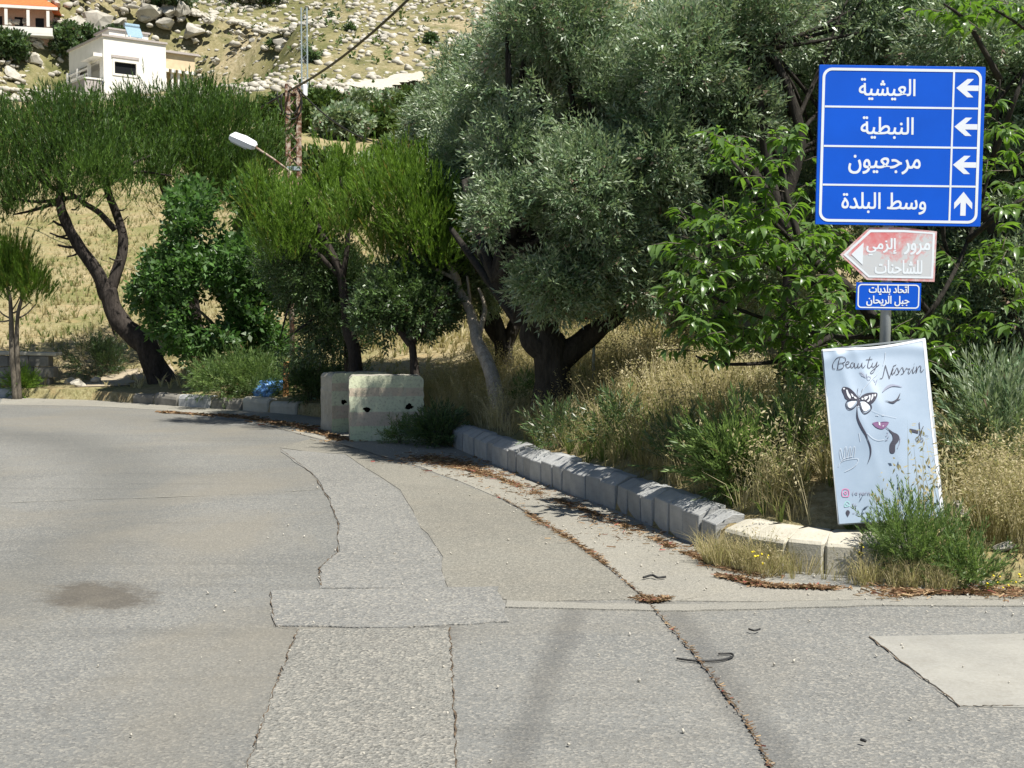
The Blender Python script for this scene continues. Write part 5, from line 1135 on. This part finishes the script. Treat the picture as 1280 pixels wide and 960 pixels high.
pr('cosmetic_spatter', M_gray, lambda m: [stroke(m, s_, .9, r5) for s_ in ([(425, 262), (440, 240)], [(420, 290), (438, 285)], [(432, 232), (440, 236)], [(445, 262), (436, 272)], [(505, 345), (520, 310), (526, 270)])])
pr('comb', M_black, lambda m: fill(m, [(594, 203), (656, 214), (656, 236), (595, 222)], r5, .0040, 0))
pr('scissors', M_black, lambda m: [stroke(m, [(664, 158), (668, 215), (674, 262)], .8, r5), stroke(m, [(694, 185), (672, 228), (655, 262)], .8, r5), stroke(m, [(636, 272), (648, 262), (660, 276), (648, 290)], .7, r5, closed=True), stroke(m, [(668, 278), (680, 266), (690, 284), (678, 294)], .7, r5, closed=True), stroke(m, [(660, 232), (695, 243), (728, 254)], .5, r5)])
pr('drawn_hand', M_lgray, lambda m: [stroke(m, s_, .55, r5) for s_ in ([(102, 482), (118, 450), (160, 430), (232, 420), (228, 455), (200, 485), (145, 515)], [(118, 430), (110, 380), (118, 352), (128, 400), (136, 425)], [(140, 425), (146, 350), (156, 345), (158, 420)], [(162, 418), (178, 345), (186, 350), (182, 415)], [(190, 412), (206, 340), (214, 348), (210, 410)], [(120, 440), (150, 420), (200, 405)], [(240, 240), (250, 300)])])
pr('camera_icon', M_pink, lambda m: [stroke(m, [(130, 640), (150, 634), (170, 640), (174, 662), (170, 684), (150, 688), (130, 684), (126, 662)], .8, r5, closed=True), stroke(m, [(140, 662), (150, 652), (160, 662), (150, 672)], .8, r5, closed=True), stroke(m, [(162, 646), (164, 648)], .7, r5)])
pr('phone_icon', M_teal, lambda m: [stroke(m, [(145, 735), (160, 718), (178, 732), (174, 750), (158, 754), (144, 756)], .7, r5, closed=True), stroke(m, [(153, 730), (158, 742), (169, 745)], .6, r5)])
pr('pin_icon', M_black, lambda m: [fill(m, [(165, 826), (152, 798), (158, 782), (172, 782), (179, 798)], r5), ])
pr('lettering', M_gray, lambda m: [stroke(m, s_, .75, r5) for s_ in ([(205, 650), (198, 664), (204, 678)], [(225, 655), (215, 662), (225, 672), (228, 655), (230, 672)], [(246, 655), (250, 668), (256, 655), (248, 684)], [(268, 655), (262, 664), (270, 672), (274, 655), (276, 672)], [(286, 672), (286, 655), (296, 655)], [(304, 672), (304, 655), (314, 655), (316, 672)], [(196, 735), (206, 735), (198, 748), (208, 748)], [(220, 733), (216, 748), (228, 746)], [(198, 800), (214, 798)], [(222, 800), (240, 800)])])

# ================================================================== CONCRETE BARRIERS
def barrier(name_label, x, y, rz, W, H, D, holes, sd):
    r = random.Random(sd); b = Vector((x, y, 0)); ro = empty('concrete_barrier', b, rz); tag(ro, name_label, 'concrete barrier')
    ch = .045
    o1 = [(0, 0), (W, 0), (W, H - ch), (W - ch, H), (ch, H), (0, H - ch)]; outl = []
    for (ax_, az_), (bx_, bz_) in zip(o1, o1[1:] + o1[:1]):
        nn = max(1, int(math.hypot(bx_ - ax_, bz_ - az_) / .05))
        for k in range(nn): t = k / nn; outl.append((ax_ + (bx_ - ax_) * t + (r.uniform(-.006, .006) if az_ + bz_ > 0 else 0), az_ + (bz_ - az_) * t + (r.uniform(-.008, .004) if az_ + bz_ > 0 else 0)))
    loops = [outl] + [[(hx + rx * math.cos(g) * r.uniform(.6, 1.25), hz_ + rz_ * math.sin(g) * r.uniform(.5, 1.4)) for g in np.linspace(0, 2 * math.pi, 13)[:-1]] for hx, hz_, rx, rz_ in holes]
    allp = [p_ for L in loops for p_ in L]; tr = tessellate_polygon([[Vector((a_, c_, 0)) for a_, c_ in L] for L in loops])
    m = MB(); m.add([(a_, 0, c_) for a_, c_ in allp], [tuple(t) for t in tr])
    n = len(outl); m.mi = 0; m.build('painted_face', M_barr, ro, fixn=True)
    m = MB(); pf = outl; m.add([(a_, .0005, c_) for a_, c_ in pf] + [(a_ , D, c_) for a_, c_ in pf], [(i_, (i_ + 1) % n, n + (i_ + 1) % n, n + i_) for i_ in range(n)] + [tuple(range(2 * n - 1, n - 1, -1))])
    m.build('block', M_barrside, ro, bevel=.012)
    k0 = n
    for L in loops[1:]:
        k = len(L); m = MB(); m.add([(a_, .001, c_) for a_, c_ in L] + [(a_, .12, c_) for a_, c_ in L], [(i_, (i_ + 1) % k, k + (i_ + 1) % k, k + i_) for i_ in range(k)] + [tuple(range(k, 2 * k))]); m.build('lifting_hole', M_hole, ro)
    return ro
b2 = G(437, 552); b1 = G(415, 541.5)
barrier('front concrete road barrier painted in pale green and pink bands with dark holes', b2.x, b2.y, R(9), .95, .84, .42, [(.22, .41, .055, .032), (.76, .44, .06, .045)], 1)
barrier('rear concrete road barrier behind the left end of the front one, grey side showing', b1.x, b1.y, R(30), .85, .82, .42, [(.17, .42, .05, .035), (.6, .42, .05, .035)], 2)

# ================================================================== POLES, LAMP, CABLES
def lattice(name, label, u, vt, y, wpx, legmat, brmat, legw, zbase=None, nb=None, cat='utility pole'):
    top = P(u, vt, y); bz = Tz(top.x, y) - .2 if zbase is None else zbase; b = Vector((top.x, y, bz)); H = top.z - bz; w_ = wpx * y / F / 2
    r_ = empty(name, b, R(12)); tag(r_, label, cat)
    cs = [(-w_, -w_), (w_, -w_), (w_, w_), (-w_, w_)]
    for cx_, cy_ in cs:
        m = MB(); m.box((cx_ * 1.0, cy_, H / 2), (legw, legw * .35, H)); m.box((cx_ + legw * .35 * (1 if cx_ < 0 else -1) * -1.2, cy_ + legw * .5 * (1 if cy_ < 0 else -1), H / 2), (legw * .3, legw * .8, H)); m.build('leg', legmat, r_)
    nb = nb or int(H / (w_ * 2.2)); st = H / nb
    for s_ in range(4):
        a_, c_ = cs[s_], cs[(s_ + 1) % 4]; 
        for k in range(nb):
            p_, q_ = (a_, c_) if k % 2 else (c_, a_)
            m = MB(); m.bar((p_[0], p_[1], k * st), (q_[0], q_[1], (k + 1) * st), legw * .55, legw * .25); m.build('brace', brmat, r_)
    return r_, b, H, w_
lp, lb_, lH, lw = lattice('utility_pole', 'rusty lattice utility pole with peeling paint, black cable and coil at its top', 366, 106, 33, 13, M_rust, M_rust, .12)
m = MB(); m.box((0, -.02, lH - .25), (.46, .08, .08)); m.build('crossarm', M_rust, lp)
m = MB(); m.box((0, 0, lH * .62), (.34, .34, .1)); m.build('clamp', M_galv, lp)
m = MB(); m.box((.3, -.1, lH - .15), (.12, .1, .3)); m.build('insulator', M_lampw, lp, bevel=.02)
m = MB(); m.tube([(-.1 + -.0 + .3 * math.cos(g), -.28, lH - .3 + .5 * math.sin(g)) for g in np.linspace(3.0, 3.0 + 3.2, 14)], .022, 6); m.build('cable_coil', M_wirem, lp, smooth=True)
m = MB(); m.tube([(-.05 + .26 * math.cos(g), -.3, lH - .5 + .42 * math.sin(g)) for g in np.linspace(2.6, 2.6 + 4.6, 16)], .022, 6); m.build('cable_coil', M_wirem, lp, smooth=True)
lattice('utility_pole', 'tall thin grey lattice mast standing on the far hillside', 380, 10, 104, 7, M_galv, M_galv, .09)
def cable(pts, sag, rad, label):
    m = MB(); L = []
    for a_, b_ in zip(pts[:-1], pts[1:]):
        for k in range(13):
            t = k / 12; p_ = a_.lerp(b_, t); p_.z -= 4 * sag * t * (1 - t); L.append(p_)
    o0 = pts[0].copy(); m.tube([p_ - o0 for p_ in L], rad, 6); o = m.build('overhead_cable', M_wirem, None, smooth=True); o.location = o0; tag(o, label, 'cable')
cable([P(640, -140, 20), P(362, 113, 32.8), P(40, 262, 46)], .35, .028, 'thick black overhead cable sagging from the top edge to the rusty pole')
cable([P(372, 110, 32.8), P(480, 180, 30), P(700, 330, 24)], .25, .022, 'thin pale cable running down right from the rusty pole into the olives')
# lamp
ly = 22.6; lbase = P(364, 300, ly); lbase = Vector((lbase.x, ly, Tz(lbase.x, ly))); lamp = empty('street_lamp', lbase); tag(lamp, 'white street lamp head on thin arm, poking out beside the rusty pole', 'street lamp')
def lp_(u, v, dy=0): return P(u, v, ly + dy) - lbase
m = MB(); m.tube([(0, 0, -.2), (0, 0, lp_(364, 214).z)], [.05, .035], 10); m.build('pole', M_rust, lamp, smooth=True)
m = MB(); m.tube([(0, 0, lp_(364, 215).z), lp_(342, 199), lp_(318, 183)], .02, 8); m.build('arm', M_rust, lamp, smooth=True)
a_, b_ = lp_(289, 169), lp_(320, 184); ax = (b_ - a_).normalized(); upv = Vector((0, -.35, 1)); upv = (upv - ax * upv.dot(ax)).normalized(); sd = ax.cross(upv); L = (b_ - a_).length; Mh = Matrix((ax, sd, upv)).transposed()
hv = []; 
for t, w_, h0, h1 in ((0, .10, -.03, .03), (.06, .13, -.05, .06), (.5, .14, -.05, .085), (.9, .11, -.045, .075), (1.0, .06, -.03, .045)):
    for s_, z_ in ((-1, h0), (1, h0), (1.0, h1 * .5), (.6, h1), (-.6, h1), (-1, h1 * .5)): hv.append(a_ + Mh @ Vector((L * t, w_ * s_, z_)))
m = MB(); m.add(hv, [(6 * i_ + j_, 6 * i_ + (j_ + 1) % 6, 6 * (i_ + 1) + (j_ + 1) % 6, 6 * (i_ + 1) + j_) for i_ in range(4) for j_ in range(6)] + [tuple(range(5, -1, -1)), tuple(range(24, 30))]); hd = m.build('lamp_head', M_lampw, lamp)
m = MB(); m.box(a_ + Mh @ Vector((L * .42, 0, -.065)), (L * .66, .2, .05), M=Mh); m.build('lens', M_lens, hd, bevel=.012)

# ================================================================== LEFT WALL, STONES, STAKES, BAG, SMALL POST
wl = Vector((-10.6, 25.9, .1)); wall_o = empty('block_wall', wl, R(-4)); tag(wall_o, 'low weathered concrete block wall at the left edge behind the small pine', 'wall')
rr = random.Random(3)
for row in range(3):
    for k in range(6):
        L_ = .42; x = -1.0 + k * L_ + (row % 2) * .1
        if x > 1.5: continue
        m = MB(); m.box((x, rr.uniform(-.012, .012), .14 + row * .225), (L_ - .012, .24, .213), tint=rr.uniform(.2, .8)); m.build('block', M_wall, wall_o, bevel=.012)
m = MB(); m.box((.1, 0, .76), (2.75, .3, .07), M=Matrix.Rotation(R(1.2), 3, 'Y'), tint=.8); m.build('coping', M_kerb2, wall_o, bevel=.012)
def stone(u, v, y, s_, lab, mat=M_rock, group=None, sq=1.0, name='stone', at=None):
    p_ = Vector((*P(u, v, y)[:2], 0)) if at is None else at; p_.z = max(Tz(p_.x, p_.y), 0) + s_ * .25
    me = rock_mesh(int(u * 7 + v)); me.materials.clear(); me.materials.append(mat); o = link(name, me, None, p_, (R(random.uniform(-15, 15)), R(random.uniform(-15, 15)), random.uniform(0, 6)))
    o.scale = (s_, s_ * .8, s_ * .7 * sq); tag(o, lab, name, group)
stone(1200, 640, 8.25, .10, 'pale broken concrete chunk at the right foot of the banner', M_rock, None, 1.8)
stone(1190, 655, 8.1, .08, 'small pale chunk leaning against the larger one by the banner', M_rock, None, 1.2)
stone(1252, 705, 7.62, .11, 'flat pale stone at the right edge beside the leafy bush', M_rock, None, .7)
stone(1278, 700, 7.8, .10, 'pale stone cut by the right edge of the picture', M_rock, None, .8)
stone(1232, 712, 7.5, .06, 'small pale stone left of the flat one near the right edge', M_rock, None, .8)
stone(1050, 648, 8.0, .035, 'small white stone on the kerb at the left foot of the banner', M_pebble)
stone(100, 484, 25.2, .22, 'shaded rubble stone between the block wall and the forked pine', M_rock, 'rubble in the pine shade')
stone(122, 482, 25.6, .18, 'shaded rubble stone nearest the path opening', M_rock, 'rubble in the pine shade')
stone(88, 476, 25.8, .2, 'shaded rubble stone against the end of the block wall', M_rock, 'rubble in the pine shade')
stone(1083, 734, 7.55, .03, 'white pebble on the asphalt below the leafy bush', M_pebble, None, 1, 'pebble')
def stake(u, v0, v1, y, wpx, mat, lab, lean=0):
    b = P(u, v0, y); b.z = Tz(b.x, y) - .05; H = P(u, v1, y).z - b.z; o_ = MB(); w_ = wpx * y / F; o_.box((0, 0, H / 2), (w_, w_ * .7, H)); o = o_.build('timber_post', mat, None, bevel=.008); o.location = b; o.rotation_euler = (0, R(lean), R(20)); tag(o, lab, 'post', 'timber posts behind the far kerb')
stake(357, 497, 452, 21.6, 7, M_wood, 'orange-brown timber post leftmost beside the blue plastic', 2); stake(371, 492, 450, 22, 8, M_dwood, 'dark timber post between the orange post and the thin one'); stake(387, 490, 450, 22, 6, M_dwood, 'thin dark timber post just left of the rear barrier')
# crumpled blue plastic
bp = P(335, 488, 21.9); bp.z = Tz(bp.x, bp.y) + .1; bm = bmesh.new(); bmesh.ops.create_icosphere(bm, subdivisions=3, radius=1)
for v_ in bm.verts:
    c = v_.co; k = 1 + .45 * mnoise.noise(c * 2.3) + .22 * mnoise.noise(c * 6.1); v_.co = Vector((c.x * .27 * k, c.y * .16 * k, c.z * .17 * k))
me = bpy.data.meshes.new('plastic_sheet'); bm.to_mesh(me); bm.free(); me.materials.append(M_bag); tag(link('plastic_sheet', me, None, bp, (0, R(-20), 0)), 'crumpled blue and white plastic in the bushes behind the far kerb', 'plastic sheet')
b = P(742, 462, 14.4); b.z = Tz(b.x, b.y) - .1; H = P(742, 388, 14.4).z - b.z; po = empty('metal_post', b); tag(po, 'thin dark metal post with a small faded red plate, beside the V-shaped olive trunk', 'post')
m = MB(); m.tube([(0, 0, 0), (0, 0, H)], .018, 8); m.build('rod', M_galv, po, smooth=True); m = MB(); m.box((-.09, -.03, H - .02), (.13, .012, .16)); m.build('plate', M_orange, po, bevel=.004)
# litter on the road
def road_strip(pts, w_, lab, name='rubber_strip'):
    c = catmull([(*G(u, v)[:2], z_) for u, v, z_ in pts], 6); o0 = Vector(c[0]); m = MB(); m.tube([Vector(p_) - o0 for p_ in c], w_, 6); o = m.build(name, M_rubber, None, smooth=True); o.location = o0; tag(o, lab, 'litter')
road_strip([(846, 826, .011), (872, 829, .011), (900, 828, .011), (915, 824, .011), (914, 820, .011), (898, 820, .011)], .005, 'hooked black rubber strip lying across the crack in the asphalt')
road_strip([(936, 791, .02), (943, 793, .02), (950, 791, .02)], .005, 'tiny black curl of rubber right of the crack')
road_strip([(804, 726, .02), (815, 724, .025), (822, 726, .02), (832, 725, .02)], .007, 'black scrap on the concrete gutter below the kerb')
road_strip([(1076, 931, .02), (1082, 933, .02)], .006, 'small dark bit of rubber near the bottom right')

# ================================================================== GROUND VEGETATION
def blade_tuft(nb, H, W, lean, seed, heads=0):
    r = np.random.default_rng(seed); V_, F_ = [], []
    def add(vs, fs): b_ = len(V_); V_.extend(vs); F_.extend([[b_ + i_ for i_ in f_] for f_ in fs])
    for i_ in range(nb):
        az = r.uniform(0, 6.283); d = np.array([math.cos(az), math.sin(az), 0]); s_ = np.array([-d[1], d[0], 0]) ; a2 = r.uniform(0, 6.283); s_ = np.array([math.cos(a2), math.sin(a2), 0])
        p0 = d * r.uniform(0, .08) * H * 2 * .5; h = H * r.uniform(.5, 1.1); ln = lean * r.uniform(.3, 1.3)
        p1 = p0 + d * ln * h * .3 + np.array([0, 0, h * .55]); p2 = p0 + d * ln * h * .95 + np.array([0, 0, h * (1 - .25 * ln)])
        add([p0 - s_ * W / 2, p0 + s_ * W / 2, p1 + s_ * W * .4, p1 - s_ * W * .4, p2], [[0, 1, 2], [0, 2, 3], [3, 2, 4]])
        if i_ < heads:
            for k in range(9):
                t = r.uniform(.0, 1); q_ = p1 + (p2 - p1) * (.35 + .65 * t); dd = d * r.uniform(-.3, .8) + r.normal(0, .35, 3) + np.array([0, 0, -.35]); dd /= np.linalg.norm(dd); q1 = q_ + dd * .022; q2 = q1 + dd * .028; s2 = np.cross(dd, [.3, .5, .8]); s2 /= np.linalg.norm(s2)
                add([q1, q1 + (q2 - q1) * .4 + s2 * .0045, q2, q1 + (q2 - q1) * .4 - s2 * .0045], [[0, 1, 2], [0, 2, 3]])
    return np.array(V_), np.array(F_)
dry_t = [blade_tuft(14, .34, .006, .7, s_, 0) for s_ in range(4)] + [blade_tuft(7, .55, .004, .35, 10 + s_, 6) for s_ in range(4)]
dry_far = [blade_tuft(9, .34, .022, .6, 30 + s_, 0) for s_ in range(4)]
def zone(n, xr, yr_, cond, seed):
    r = np.random.default_rng(seed); x = r.uniform(*xr, n); y = r.uniform(*yr_, n); D = dist(x, y); k = cond(x, y, D, r); x, y = x[k], y[k]; return np.column_stack([x, y, T(x, y) - .02])
def tufts(name, pos, tm, mat, sc, label, seed, tint=(.15, .95), weights=None):
    r = np.random.default_rng(seed); k = r.choice(len(tm), len(pos), p=weights); d = np.tile([[0, 0, 1.]], (len(pos), 1)) + r.normal(0, .16, (len(pos), 3)); Mx = rotz_to(d); s_ = r.uniform(sc[0], sc[1], len(pos)) * (1 + .25 * sn(pos[:, 0], pos[:, 1], 1.7, seed))
    t_ = np.clip(.5 + .3 * sn(pos[:, 0], pos[:, 1], 1.2, seed + 2) + r.normal(0, .22, len(pos)), tint[0], tint[1]); parts = []
    for i_, (tv, tf) in enumerate(tm):
        m_ = k == i_
        if m_.any(): parts.append(scatter(tv, tf, pos[m_], Mx[m_], s_[m_], t_[m_]))
    V_, F_, t2 = join(parts); o = bulk(name, V_, F_, mat, t2); tag(o, label, 'grass', None, 'stuff'); return o
pv = zone(15000, (-1.9, 5.2), (7.2, 20), lambda x, y, D, r: (D > .3) & (D < 5) & ~((x > 2.0) & (y < 8.7) & (x < 2.95)) & ~((x > 1.4) & (D > 2.6)) & (r.uniform(0, 1, len(x)) < np.clip(1.25 - D * .16, .35, 1) * np.clip(.75 + .6 * sn(x, y, 1.1, 3.), .3, 1)), 1)
tufts('dry_grass', pv, dry_t, M_grass, (.65, 1.25), 'dry golden oat grass on the bank behind the kerb under the olives', 1, (.1, 1), [.14] * 4 + [.11] * 4)
pv = zone(3400, (-1.6, 4.6), (7.2, 16), lambda x, y, D, r: (D > .28) & (D < 2.6) & (sn(x, y, .9, 8.) + r.normal(0, .3, len(x)) > .35), 2)
tufts('green_weeds', pv, [blade_tuft(12, .3, .010, .8, 50 + s_) for s_ in range(3)], M_gweed, (.6, 1.2), 'green weeds mixed into the dry grass on the bank', 2)
pv = zone(11500, (-19, -1), (21, 62), lambda x, y, D, r: (D > .5) & (x / y > -.44) & (x / y < .02) & ~((D < 1.6) & (x < -8.0) & (x > -9.2)) & (r.uniform(0, 1, len(x)) < np.clip(1.3 - (y - 24) / 45, .3, 1)), 3)
tufts('field_grass', pv, dry_far, M_grass, (.35, .85), 'tall straw-coloured grass on the sloping field behind the pines', 3)
pv = zone(6500, (-19, -1), (21.5, 60), lambda x, y, D, r: (D > .6) & (x / y > -.44) & (sn(x, y, .35, 5.) + r.normal(0, .3, len(x)) > .2), 4)
tufts('field_weeds', pv, dry_far, M_gweed, (.35, .85), 'greener weeds in patches on the sloping field', 4)
pv = zone(5500, (-3, 5), (14, 34), lambda x, y, D, r: (D > 3.5) & (x / y < .16), 14)
tufts('slope_grass', pv, dry_far, M_grass, (.5, 1.1), 'dry grass on the slope between the olive trunks', 14)
pv = zone(1500, (1.25, 2.6), (7.2, 8.6), lambda x, y, D, r: (D < -.02) & (D > -.30) & (y > 7.3) & (sn(x, y, 3.0, 2.) + r.normal(0, .4, len(x)) > -.1), 5); pv[:, 2] = 0
tufts('kerbside_grass', pv, dry_t[:4] + [blade_tuft(5, .35, .004, .3, 91, 3)], M_grass, (.3, .75), 'dead grass tufts growing in the gutter at the foot of the near kerb', 5)
pv = zone(3000, (1.3, 4.5), (7.3, 10.5), lambda x, y, D, r: (x > 2.95) & (D > .05) & (D < 2.0) & (x / y > .36), 6)
tufts('tall_oats', pv, dry_t[4:], M_grass, (.7, 1.15), 'tall pale wild oats right of the banner', 6, (.35, 1))

pv = np.array([[2.42 + .055 * k + .03 * math.sin(k * 5), 7.72 + .05 * math.sin(k * 3.1), .12] for k in range(9)])
tufts('tall_oats', pv, [blade_tuft(4, .55, .004, .25, 95 + s_, 4) for s_ in range(3)], M_grass, (.9, 1.5), 'few pale dry stalks standing before the lower right of the banner', 16, (.6, 1))
# shrubs / bushes
stem_t = [sprig_template(24, .42, .085, .017, 36, 200 + s_, 0, True, False) for s_ in range(4)]
def bush(u, v, y, ru, rv, n, mat, label, seed, tm=shrub_t, sc=(.7, 1.2), up=.7, dy=None, name='bush', group=None, inner=.15, dz=.7, z0=None):
    b = P(u, v, y); b.z = max(Tz(b.x, y), 0) if z0 is None else z0; k_ = y / F; hh = rv * k_; r_ = empty(name, b); tag(r_, label, 'bush', group)
    rr = random.Random(seed); bl = [(b + Vector((0, 0, hh * .9)), (ru * k_ * .85, (dy or ru * k_ * .7), hh))]
    for _ in range(4): bl.append((b + Vector((rr.uniform(-.6, .6) * ru * k_, rr.uniform(-.4, .4) * (dy or ru * k_ * .7), hh * rr.uniform(.5, 1.2))), (ru * k_ * .5, (dy or ru * k_ * .7) * .5, hh * .6)))
    for k in range(5):
        m = MB(); e_ = Vector((rr.uniform(-.7, .7) * ru * k_, rr.uniform(-.4, .4) * ru * k_, hh * rr.uniform(1., 1.5))); limb(m, [Vector((0, 0, -.02)), e_ * .45 + Vector((0, 0, .04)), e_], .008, .003, 5, 0, 3); m.build('stem', M_twig, r_, smooth=True, fixn=False)
    foliage('foliage', r_, b, bl, n, tm, mat, up, .35, sc, inner, 3., -.6, seed, flatbottom=b.z + .01); return r_
bush(1140, 733, 7.66, 56, 52, 360, M_shrub, 'upright leafy green bush in front of the banner foot at the kerb end', 301, stem_t, (.33, .5), 1.1, .22, z0=0.0)
bush(925, 610, 9.3, 50, 40, 330, M_shrub, 'bright green leafy bush behind the near kerb, left of the banner', 302, stem_t, (.55, .9), 1.0, .35)
bush(992, 600, 9.2, 28, 32, 150, M_shrub, 'green weedy bush directly left of the banner', 303, stem_t, (.55, .9), 1.0, .3)
bush(850, 592, 10.3, 22, 26, 90, M_oak, 'darker green bush at the left end of the bright green bush', 304, stem_t, (.5, .8), .9, .3)
bush(700, 556, 12.8, 40, 20, 110, M_oak, 'low dusky bush behind the kerb below the V-shaped olive trunk', 305, shrub_t, (.7, 1.1), .8, .4)
bush(775, 572, 11.9, 32, 26, 100, M_oak, 'low dark shrub behind the middle of the kerb', 306, shrub_t, (.7, 1.1), .8, .4)
bush(548, 572, 15.7, 30, 20, 300, M_oak, 'dark green plant at the foot of the tree right of the front barrier', 307, shrub_t, (.7, 1.1), .6, .35)
bush(500, 556, 16.0, 16, 10, 100, M_shrub, 'small weed at the right foot of the front barrier', 308, shrub_t, (.5, .9), .6, .12)
bush(300, 500, 22.3, 56, 24, 900, M_shrub, 'low green bush behind the far kerb beneath the broadleaf tree', 309, shrub_t, (.8, 1.3), .6, .6)
bush(388, 514, 20.9, 26, 26, 420, M_oak, 'dark bush between the far kerb and the rear barrier', 310, shrub_t, (.8, 1.3), .6, .4)
bush(342, 505, 21.9, 30, 10, 240, M_shrub, 'grassy green clump in front of the blue plastic', 311, shrub_t, (.6, 1.), .6, .3)
bush(22, 487, 25.0, 20, 12, 260, M_pineb, 'bright green tuft at the foot of the small pine', 312, shrub_t, (.7, 1.1), .8, .3)
bush(118, 475, 26.4, 34, 22, 360, M_oak, 'dark scrub in the shade between the block wall and the forked pine', 313, shrub_t, (.8, 1.3), .6, .5)
bush(1250, 560, 9.4, 46, 70, 420, M_olive, 'wispy grey-green bush at the right edge above the oats', 314, stem_t, (.6, 1.0), .7, .4)
bush(1215, 720, 7.5, 30, 22, 100, M_shrub, 'small green shoots to the right of the leafy bush', 315, stem_t, (.4, .6), 1., .2, z0=0.0)
bush(668, 520, 15.6, 26, 14, 120, M_shrub, 'green and straw weeds around the foot of the pale crooked pine', 316, shrub_t, (.6, 1.0), .9, .4)
UG = 'dark undergrowth behind the signs'
bush(1040, 560, 11.2, 60, 74, 1000, M_oak, 'dark leafy undergrowth seen left of the banner behind the green bush', 320, oak_t, (.8, 1.2), .4, .6, group=UG)
bush(1120, 550, 11.4, 60, 84, 1000, M_oak, 'dark leafy undergrowth directly behind the banner and pole', 321, oak_t, (.8, 1.2), .4, .6, group=UG)
bush(1200, 545, 11.6, 62, 74, 1000, M_oak, 'dark leafy undergrowth just right of the banner', 322, oak_t, (.8, 1.2), .4, .6, group=UG)
bush(1290, 545, 11.8, 62, 80, 900, M_oak, 'dark leafy undergrowth at the right edge behind the oats', 323, oak_t, (.8, 1.2), .4, .6, group=UG)
bush(420, 478, 21.5, 60, 16, 300, M_oak, 'shaded scrub behind the barriers', 317, shrub_t, (.8, 1.3), .6, .5)

# needle litter on road edge, in the crack and along the gutter
def litter(name, pts, spread, n, label, seed, L=.05, W=.0035, z=.011):
    r = np.random.default_rng(seed); P_ = []
    seg = [(np.array(a_), np.array(b_)) for a_, b_ in zip(pts[:-1], pts[1:])]; w_ = np.array([np.linalg.norm(b_ - a_) for a_, b_ in seg]); k = r.choice(len(seg), n, p=w_ / w_.sum())
    t = r.uniform(0, 1, n); P_ = np.array([seg[i_][0] + (seg[i_][1] - seg[i_][0]) * q_ for i_, q_ in zip(k, t)]); cl = np.clip(.25 + 1.3 * sn(P_[:, 0] * 3, P_[:, 1] * 3, 1.9, seed), .02, 1.3)
    P_ += r.normal(0, 1, (n, 2)) * (spread * cl)[:, None]; az = r.uniform(0, 6.283, n); d = np.column_stack([np.cos(az), np.sin(az), r.uniform(-.05, .25, n)])
    tv = np.array([[-W / 2, 0, 0], [W / 2, 0, 0], [W / 2, 0, L], [-W / 2, 0, L]]); V_, F_, t_ = scatter(tv, np.array([[0, 1, 2, 3]]), np.column_stack([P_, np.full(n, z) + r.uniform(0, .008, n)]), rotz_to(d), r.uniform(.5, 1.3, n), r.uniform(0, 1, n))
    o = bulk(name, V_, F_, M_litter, t_); tag(o, label, 'leaf litter', None, 'stuff')
litter('needle_litter', main_crack, .014, 600, 'brown pine needles caught along the long crack', 1, .022, .004)
litter('needle_litter', px([(655, 642), (700, 668), (735, 690), (760, 708)]), .03, 500, 'rusty pine needles where the crack meets the gutter', 2, .04, .005)
litter('needle_litter', px([(800, 750), (815, 754), (835, 750)]), .03, 500, 'rusty needle heap at the crossing of crack and seam', 3, .04, .005)
litter('needle_litter', px([(560, 575), (600, 590), (640, 606), (700, 628), (770, 655), (840, 685), (900, 712), (960, 724)]), .16, 2600, 'reddish pine needles strewn in the gutter along the kerb', 4, .05, .006)
litter('needle_litter', px([(530, 572), (570, 582), (610, 596)]), .22, 2600, 'rusty pine needle mat at the start of the kerb', 5, .06, .008)
litter('needle_litter', px([(900, 722), (960, 735), (1040, 738)]), .11, 1300, 'straw and dead leaves at the foot of the near kerb', 6, .05, .007)
litter('needle_litter', px([(200, 516), (300, 522), (380, 535), (430, 552)]), .12, 2000, 'brown needles along the far road edge', 7, .09, .014)
litter('needle_litter', px([(1100, 742), (1180, 744), (1280, 742)]), .13, 1500, 'dead leaves and straw along the verge at the right', 8, .05, .007)
# loose gravel
n = 2600; gx = rng.uniform(-2, 5, n); gy = rng.uniform(4.5, 16, n); D = dist(gx, gy); k = (D < -.05) & (rng.uniform(0, 1, n) < np.where(D > -.9, 1, .15)); gx, gy = gx[k], gy[k]
tv, tf = lows[0]; V_, F_, t_ = scatter(tv, tf, np.column_stack([gx, gy, np.full(len(gx), .011)]), rotz_to(rng.normal(size=(len(gx), 3))), rng.uniform(.0025, .010, len(gx)), rng.uniform(.3, 1, len(gx)))
o = bulk('loose_gravel', V_, F_, M_rock, t_); tag(o, 'loose grit and small stones scattered on the asphalt and gutter', 'gravel', None, 'stuff')
# yellow flowers
parts = []; fl = [(940, 690), (955, 692), (948, 700), (1245, 725), (1258, 730), (1270, 722), (1236, 733), (1080, 690)]; K = []
for u, v in fl:
    for _ in range(3): p_ = P(u + random.uniform(-6, 6), v + random.uniform(-6, 6), 7.75 if u < 1100 else 7.35); K.append(p_)
pos = np.array([list(p_) for p_ in K]); V_, F_, t_ = scatter(*lows[1], pos, rotz_to(rng.normal(size=(len(pos), 3))), rng.uniform(.006, .011, len(pos)), np.full(len(pos), .5)); o = bulk('yellow_flowers', V_, F_, M_flower, t_); tag(o, 'tiny yellow flowers in the grass by the near kerb', 'flowers', None, 'stuff')
for o_ in cloth.children:
    if o_.name.startswith('lettering'): o_['kind'] = 'stuff'      # hand-drawn strokes too small to pick apart
